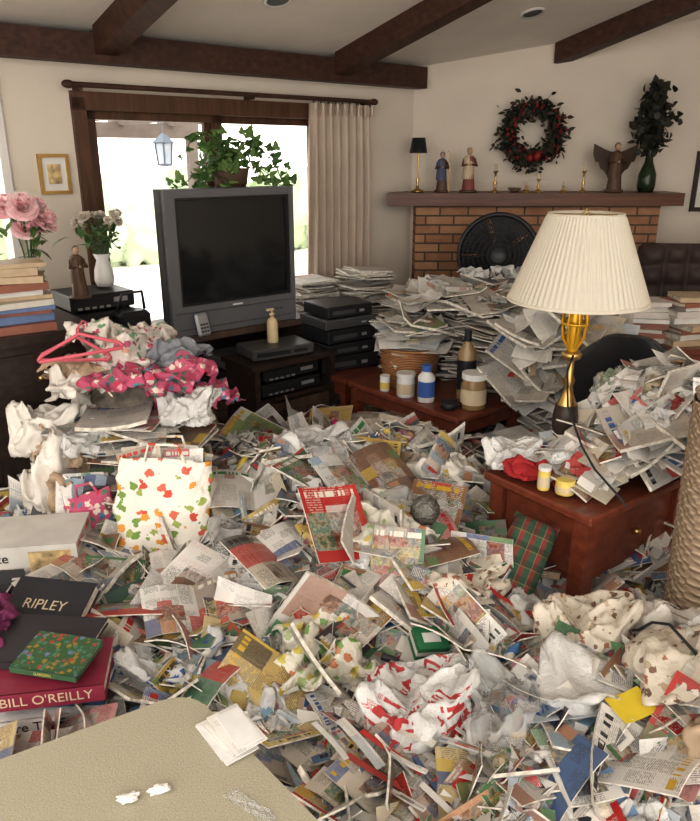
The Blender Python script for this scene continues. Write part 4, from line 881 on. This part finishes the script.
# x,y,z,scale,mat,variant,kind,height
for x,y,z,s,m,kk,kd,hh in((-.90,2.86,.84,.21,FLW,0,'drape',.17),(-.88,2.74,.86,.16,FLW,1,'bag',.13),(-.70,2.78,.85,.17,GREYB,1,'drape',.10),(-.60,2.56,.68,.11,BAG,0,'bag',.13),(-1.02,2.70,.82,.17,TANC,2,'drape',.09),(-.66,2.64,.80,.17,FLORAL,3,'drape',.11),(-1.10,2.52,.36,.16,WCL,1,'bag',.3),(-1.02,2.44,.36,.11,BREAD,2,'bag',.2),(-1.06,2.5,.54,.11,BREAD,0,'bag',.14),(-.88,2.60,.82,.17,FLORAL,4,'drape',.08),(-1.14,2.60,.55,.15,WCL,0,'bag',.18),(-.56,2.68,.72,.13,FLORAL,2,'drape',.1),(-.95,2.46,.62,.12,BAG,3,'drape',.09),(-1.0,2.6,.80,.14,WCL,5,'drape',.08)):
    soft(hp,kd,kk,TR(x,y,z,kk*77),s,m,(0,0,0),hmax=hh)
for k in range(48): item(hp,R.choice(['mag','sheet','news','env','mag']),TR(R.uniform(-.9,-.60),2.48+R.uniform(-.02,.05),.32+k*.0085,R.uniform(-30,30),R.gauss(3,5),R.gauss(0,5)),sc=.95,flat=.6)
for k in range(10): item(hp,R.choice(['mag','sheet','cov']),TR(R.uniform(-1.05,-.85),2.54+R.uniform(-.02,.05),.60+k*.01,R.uniform(-30,30),R.gauss(12,8),R.gauss(0,8)),sc=.9,flat=.5)
hp.build()
HP=PM('pink_hanger_plastic',(.6,.13,.17),.4)
for x,y,z,yw,pt,rl in((-.95,2.50,.955,10,-42,-8),(-1.0,2.56,.92,-14,-25,-4)):
    b=B('clothes_hanger'); M=TR(x,y,z,yw,pt,rl)@Matrix.Scale(.72,4); b.tube([(-.2,0,0),(.2,0,0),(.205,0,.012),(.19,0,.03),(.02,0,.11),(0,0,.12),(-.02,0,.11),(-.19,0,.03),(-.205,0,.012),(-.2,0,0)],.009,HP,8,M=M)
    b.tube([(0,0,.115),(0,0,.16),(.02,0,.19),(.04,0,.175),(.04,0,.155)],.005,HP,6,M=M); b.build()
def tote(name,M,w,h,d,mat,seed,handles=True,amp=.02):
    b=B(name); nu,nv=100,44; P=np.zeros((nu,nv,3))
    for i in range(nu):
        a=i/nu*6.2832; ca,sa=math.cos(a),math.sin(a); q=.3
        x=math.copysign(abs(ca)**q,ca)*w/2; y=math.copysign(abs(sa)**q,sa)*d/2
        for j in range(nv):
            v=j/(nv-1); P[i,j]=(x*(1+.06*v),y*(1-.1*v),v*h)
    D=crump(P.reshape(-1,3),seed,13,4).reshape(nu,nv); nr=P.copy(); nr[...,2]=0; nr/=np.linalg.norm(nr,axis=2,keepdims=True)
    P+=nr*(D[...,None]*amp*1.3); P[...,2]+=D*amp*.8*(P[...,2]/h); b.grid(P,mat,M=M,wrapu=True)
    b.add([tuple(P[i,0]) for i in range(nu)],[tuple(range(nu))],mat,M=M)
    if handles:
        for sy in(-1,1): b.tube([(-w*.2,sy*d*.4,h*.95),(-w*.17,sy*d*.45,h*1.1),(w*.12,sy*d*.5,h*1.11),(w*.2,sy*d*.4,h*.95)],.006,mat,6,M=M)
    for k in range(12): item(b,R.choice(['mag','env','sheet']),M@TR(R.uniform(-w*.25,w*.25),R.uniform(-d*.2,d*.2),h*.85,R.uniform(-15,15),80+R.gauss(0,6),R.gauss(0,10)),sc=.7,flat=.4)
    return b
b=tote('tulip_print_tote_bag',TR(-.665,2.26,.26,6,-10,6),.33,.40,.15,TULIP,3); b.build()
b=tote('gift_bag',TR(-.90,2.33,.26,25,-10,-6),.17,.25,.11,FLORAL,5); b.build()
BXP=print_mat('appliance_box_print',[(0,(.6,.58,.55)),(1,(.6,.58,.55))],[(0,(.12,.11,.12)),(.5,(.5,.42,.3))],(.15,.13,.13),.5)
WB=PM('box_card',(.62,.6,.56),.6)
b=B('appliance_box'); M=TR(-1.06,2.15,.25,8,0,0); b.box((.34,.22,.2),M@TR(0,0,.1),WB,BXP,(.1,.35,.6)); b.bb((-.17,-.112,.125),(.17,-.109,.2),WB,M); b.bb((-.17,-.113,.01),(.0,-.109,.12),TVD,M); b.bb((.02,-.113,.02),(.15,-.109,.18),ART,M)
bo=b.build()
def text(s,M,size,mat,parent,name='label'):
    cu=bpy.data.curves.new(name,'FONT'); cu.body=s; cu.size=size; cu.extrude=.0004; cu.align_x='CENTER'; cu.align_y='CENTER'; cu.materials.append(mat)
    o=bpy.data.objects.new(name,cu); scene.collection.objects.link(o); o.matrix_world=M; o.parent=parent; return o
text('Elite',M@TR(-.08,-.114,.16,0,90),.045,BLK,bo)
# ------------------------------------------------------------------ bags and other large things on the floor clutter
def bagobj(name,x,y,z,s,mat,k,hh=.12,yaw=0,kd='bag'):
    b=B(name); soft(b,kd,k,TR(x,y,H(x,y)+.05,yaw),s,mat,(0,0,0),hmax=hh); return b.build()
BG='plastic_shopping_bag'
bagobj(BG,.17,1.48,0,.15,STAR,0,.15,20); bagobj(BG,.37,1.43,0,.13,CLEAR,1,.14,60); bagobj(BG,-.50,1.66,0,.15,BLUEP,1,.11,-20)
bagobj(BG,.64,1.68,0,.14,BEIGEP,0,.15,10); bagobj(BG,.88,1.70,0,.17,WCL,3,.12,30,'drape'); bagobj(BG,.34,1.93,0,.16,BEIGEP,3,.12,70,'bag')
bagobj(BG,-.08,1.70,0,.17,GPRINT,4,.10,100,'drape'); bagobj(BG,.80,1.46,0,.15,BEIGEP,4,.15,0); bagobj(BG,.22,2.3,0,.19,CLEAR,0,.11,0,'drape'); bagobj(BG,-.25,1.58,0,.14,BAG,2,.10,0,'drape'); bagobj(BG,.12,2.12,0,.19,GPRINT,1,.11,20,'drape'); bagobj(BG,-.34,2.15,0,.14,CLEAR,3,.1,0,'bag'); bagobj(BG,.56,1.45,0,.12,BAG,2,.12,0)
bagobj(BG,.0,2.5,0,.17,CLEAR,2,.11,20,'drape'); bagobj(BG,.48,1.87,0,.12,BAG,5,.09,50,'drape'); bagobj(BG,.95,1.53,0,.13,BAG,0,.14,50,'bag'); bagobj(BG,-.15,2.62,0,.13,BAG,3,.1,50,'bag'); bagobj(BG,.36,2.5,0,.14,WCL,5,.1,50,'drape')
bagobj('canvas_sack',.88,1.26,0,.16,TANC,1,.18,0)
bagobj('magenta_scarf',-.08,2.98,0,.15,MAGC,1,.12,0,'drape'); 
b=B('purple_cloth'); soft(b,'drape',2,TR(-1.02,1.66,.42),.13,PURP,hmax=.07); b.build()
t=T('plaid_quilt'); u=t.sep(t.uv()); 
def stripe(v,k,w): return t.m('LESS_THAN',t.m('FRACT',t.m('MULTIPLY',v,k)),w)
c0=t.mix(t.m('MULTIPLY',stripe(u[0],4,.45),.8),C((.04,.09,.05)),C((.25,.03,.03))); c0=t.mix(t.m('MULTIPLY',stripe(u[1],6,.45),.5),c0,C((.02,.04,.025))); c0=t.mix(t.m('MULTIPLY',stripe(u[1],6,.06),.35),c0,C((.35,.28,.1))); t.base(t.mix(t.m('MULTIPLY',stripe(u[0],4,.06),.35),c0,C((.35,.3,.2)))); t.set(.9); PLAID=t.mat
b=B('plaid_quilted_cushion'); M=TR(.52,1.96,.43,-24,56,14); P=np.zeros((25,33,3))
for i in range(25):
    for j in range(33):
        a=i/24;v=j/32; P[i,j]=((a-.5)*.14,(v-.5)*.30,.035+.018*abs(math.sin(a*math.pi*2))**.5*abs(math.sin(v*math.pi*4))**.5-.035*(abs(2*a-1)**5)-.035*abs(2*v-1)**7)
b.grid(P,PLAID,M=M); P2=P.copy(); P2[...,2]*=-1; b.grid(P2[::-1],PLAID,M=M); b.build()
b=B('green_tissue_box'); M=TR(.215,1.67,H(.215,1.67)+.12,15,20,8); GB=PM('green_box_card',(.03,.16,.07),.5,var=.1); b.box((.09,.07,.05),M,GB); b.box((.091,.071,.015),M,WB); b.bb((-.025,-.015,.0255),(.025,.015,.026),WB,M); b.build()
YEL=PM('yellow_card',(.72,.55,.05),.6); b=B('yellow_envelope'); X,Y=np.meshgrid(np.linspace(-.05,.05,5),np.linspace(-.035,.035,5),indexing='ij'); b.grid(np.stack([X,Y,X*X*3+.0],-1),YEL,M=TR(.645,1.36,H(.645,1.36)+.12,25,12,0),th=.003); b.build()
SCRB=PM('steel_wool',(.25,.24,.22),.3,.8,bump=.8,bs=150); b=B('glass_ornament_ball'); b.blob((.05,.05,.05),TR(.24,2.1,.55),SCRB,3,.12,6,30,20); b.build()
# foreground books, left
fb=bpy.data.objects.new('foreground_book_pile',None); scene.collection.objects.link(fb)
def bigbook(x,y,z,yaw,w,h,th,col,txt,tc,sp=.03,p=0,cover=None):
    y+=.17; x-=.03
    b=B('book'); M=TR(x,y,z+th/2,yaw,p); m=PM('book_cover_'+txt[:4].strip(),col,.45,var=.08)
    b.box((w,h,.004),M@TR(0,0,th/2-.002),cover or m); b.box((w,h,.004),M@TR(0,0,-th/2+.002),m); b.box((w-.01,h-.012,th-.008),M@TR(0,.004,0),PAGES); b.box((w,.005,th),M@TR(0,-h/2,0),m); o=b.build(fb)
    if txt: text(txt,M@TR(0,-h/2-.003,0,0,90),sp,tc,fb,'spine_text')
    return M,th
bigbook(-.76,1.36,.28,12,.3,.2,.045,(.66,.64,.62),'More TIME...',BLK,.036)
bigbook(-.73,1.40,.327,4,.28,.2,.03,(.06,.1,.2),'INSIDE STORIES',WHT,.022)
bigbook(-.72,1.36,.358,10,.27,.19,.045,(.25,.03,.06),"BILL O'REILLY",CREAMF,.036)
bigbook(-.77,1.44,.405,-4,.26,.2,.02,(.04,.035,.04),'RIPLEY',WHT,.014)
bigbook(-.705,1.36,.426,-12,.18,.13,.016,(.06,.14,.07),'GARDEN',JY,.012,6,print_cloth('jungle_cover',(.05,.12,.05),[(.3,.2,.04),(.08,.2,.12),(.35,.08,.05),(.15,.2,.3)],70,.45))
M,th=bigbook(-.84,1.62,.37,-10,.24,.18,.04,(.03,.03,.035),'SYLVIA',CREAMF,.03,22,None)
text('RIPLEY',M@TR(0,0,th/2+.002),.045,CREAMF,fb,'cover_text')
b=B('plastic_cup'); b.lathe([(0,0),(.03,0),(.04,.11),(.038,.11),(.028,.004),(0,.004)],TR(-.80,1.95,.36,0,60,30),CLEAR,20); b.build()
# ------------------------------------------------------------------ folding table in the foreground
t=T('table_vinyl'); t.base(t.ramp(t.noise(t.obj(),420,2),[(.35,(.36,.33,.24)),(.65,(.47,.44,.34))])); t.set(.5); t.bump(t.noise(t.obj(),300,2),.25,.002); VIN=t.mat
EDGE=PM('table_edge',(.16,.12,.07),.5)
b=B('folding_table'); corner=Vector((-.275,1.03)); d1=Vector((-.86,-.51)).normalized(); d2=Vector((.66,-.75)).normalized(); rad=.06
pts=[]; 
for k in range(9):
    s=k/8; p=(corner+d1*rad)*(1-s)**2+corner*2*s*(1-s)+(corner+d2*rad)*s*s; pts.append(p)
far1=corner+d2*.86; far2=corner+d2*.86+d1*.86; far3=corner+d1*.86; pts+= [far1,far2,far3]
n=len(pts); V=[(p.x,p.y,.75) for p in pts]+[(p.x,p.y,.725) for p in pts]
b.add(V[:n],[tuple(range(n-1,-1,-1))],VIN); b.add(V,[tuple(range(n,2*n))]+[(i,(i+1)%n,n+(i+1)%n,n+i) for i in range(n)],EDGE)
for p in(corner+(d1+d2)*.08,corner+d2*.78+d1*.08,corner+d1*.78+d2*.08,corner+(d1+d2)*.78): b.tube([(p.x,p.y,0),(p.x,p.y,.725)],.014,TVD,10)
b.build()
b=B('photo_print_stack')
for k in range(9): item(b,'env',TR(-.20+k*.003,.915+k*.001,.752+k*.0022,38+R.gauss(0,4),0,0),sc=.48,rnd=(.1,.1,.85),flat=.3)
b.build()
TIS=PM('tissue',(.84,.83,.80),.9)
for k,(x,y) in enumerate(((-.315,.80),(-.275,.815))):
    b=B('crumpled_tissue'); b.blob((.018,.009,.006),TR(x,y,.756,20),TIS,k+5,.45,2.4,36,20,octv=4); b.build()
b=B('clear_plastic_wrapper'); soft(b,'drape',2,TR(-.14,.79,.751,-35)@Matrix.Diagonal((1.6,.5,1,1)),.03,CLEAR,hmax=.012); b.build()
b=B('power_cord'); b.tube([(.80+.05*math.sin(k*.5),1.2+k*.045,H(.80,1.2+k*.045)+.17+.03*math.sin(k*1.1)) for k in range(15)],.004,BLK); b.build()
# ------------------------------------------------------------------ world, camera
w=bpy.data.worlds.new('World'); scene.world=w; w.use_nodes=True; bg=w.node_tree.nodes['Background']; bg.inputs[0].default_value=(1,.96,.905,1); bg.inputs[1].default_value=3.9
cam=bpy.data.cameras.new('Camera'); co=bpy.data.objects.new('Camera',cam); scene.collection.objects.link(co); cam.sensor_fit='HORIZONTAL'; cam.sensor_width=36; cam.lens=36*730/700
co.location=(0,0,1.62); co.rotation_euler=(math.radians(90-19.25),0,0); cam.clip_start=.02; scene.camera=co
scene.view_settings.view_transform='Standard'; scene.view_settings.look='None'; scene.view_settings.exposure=0; scene.view_settings.gamma=.86
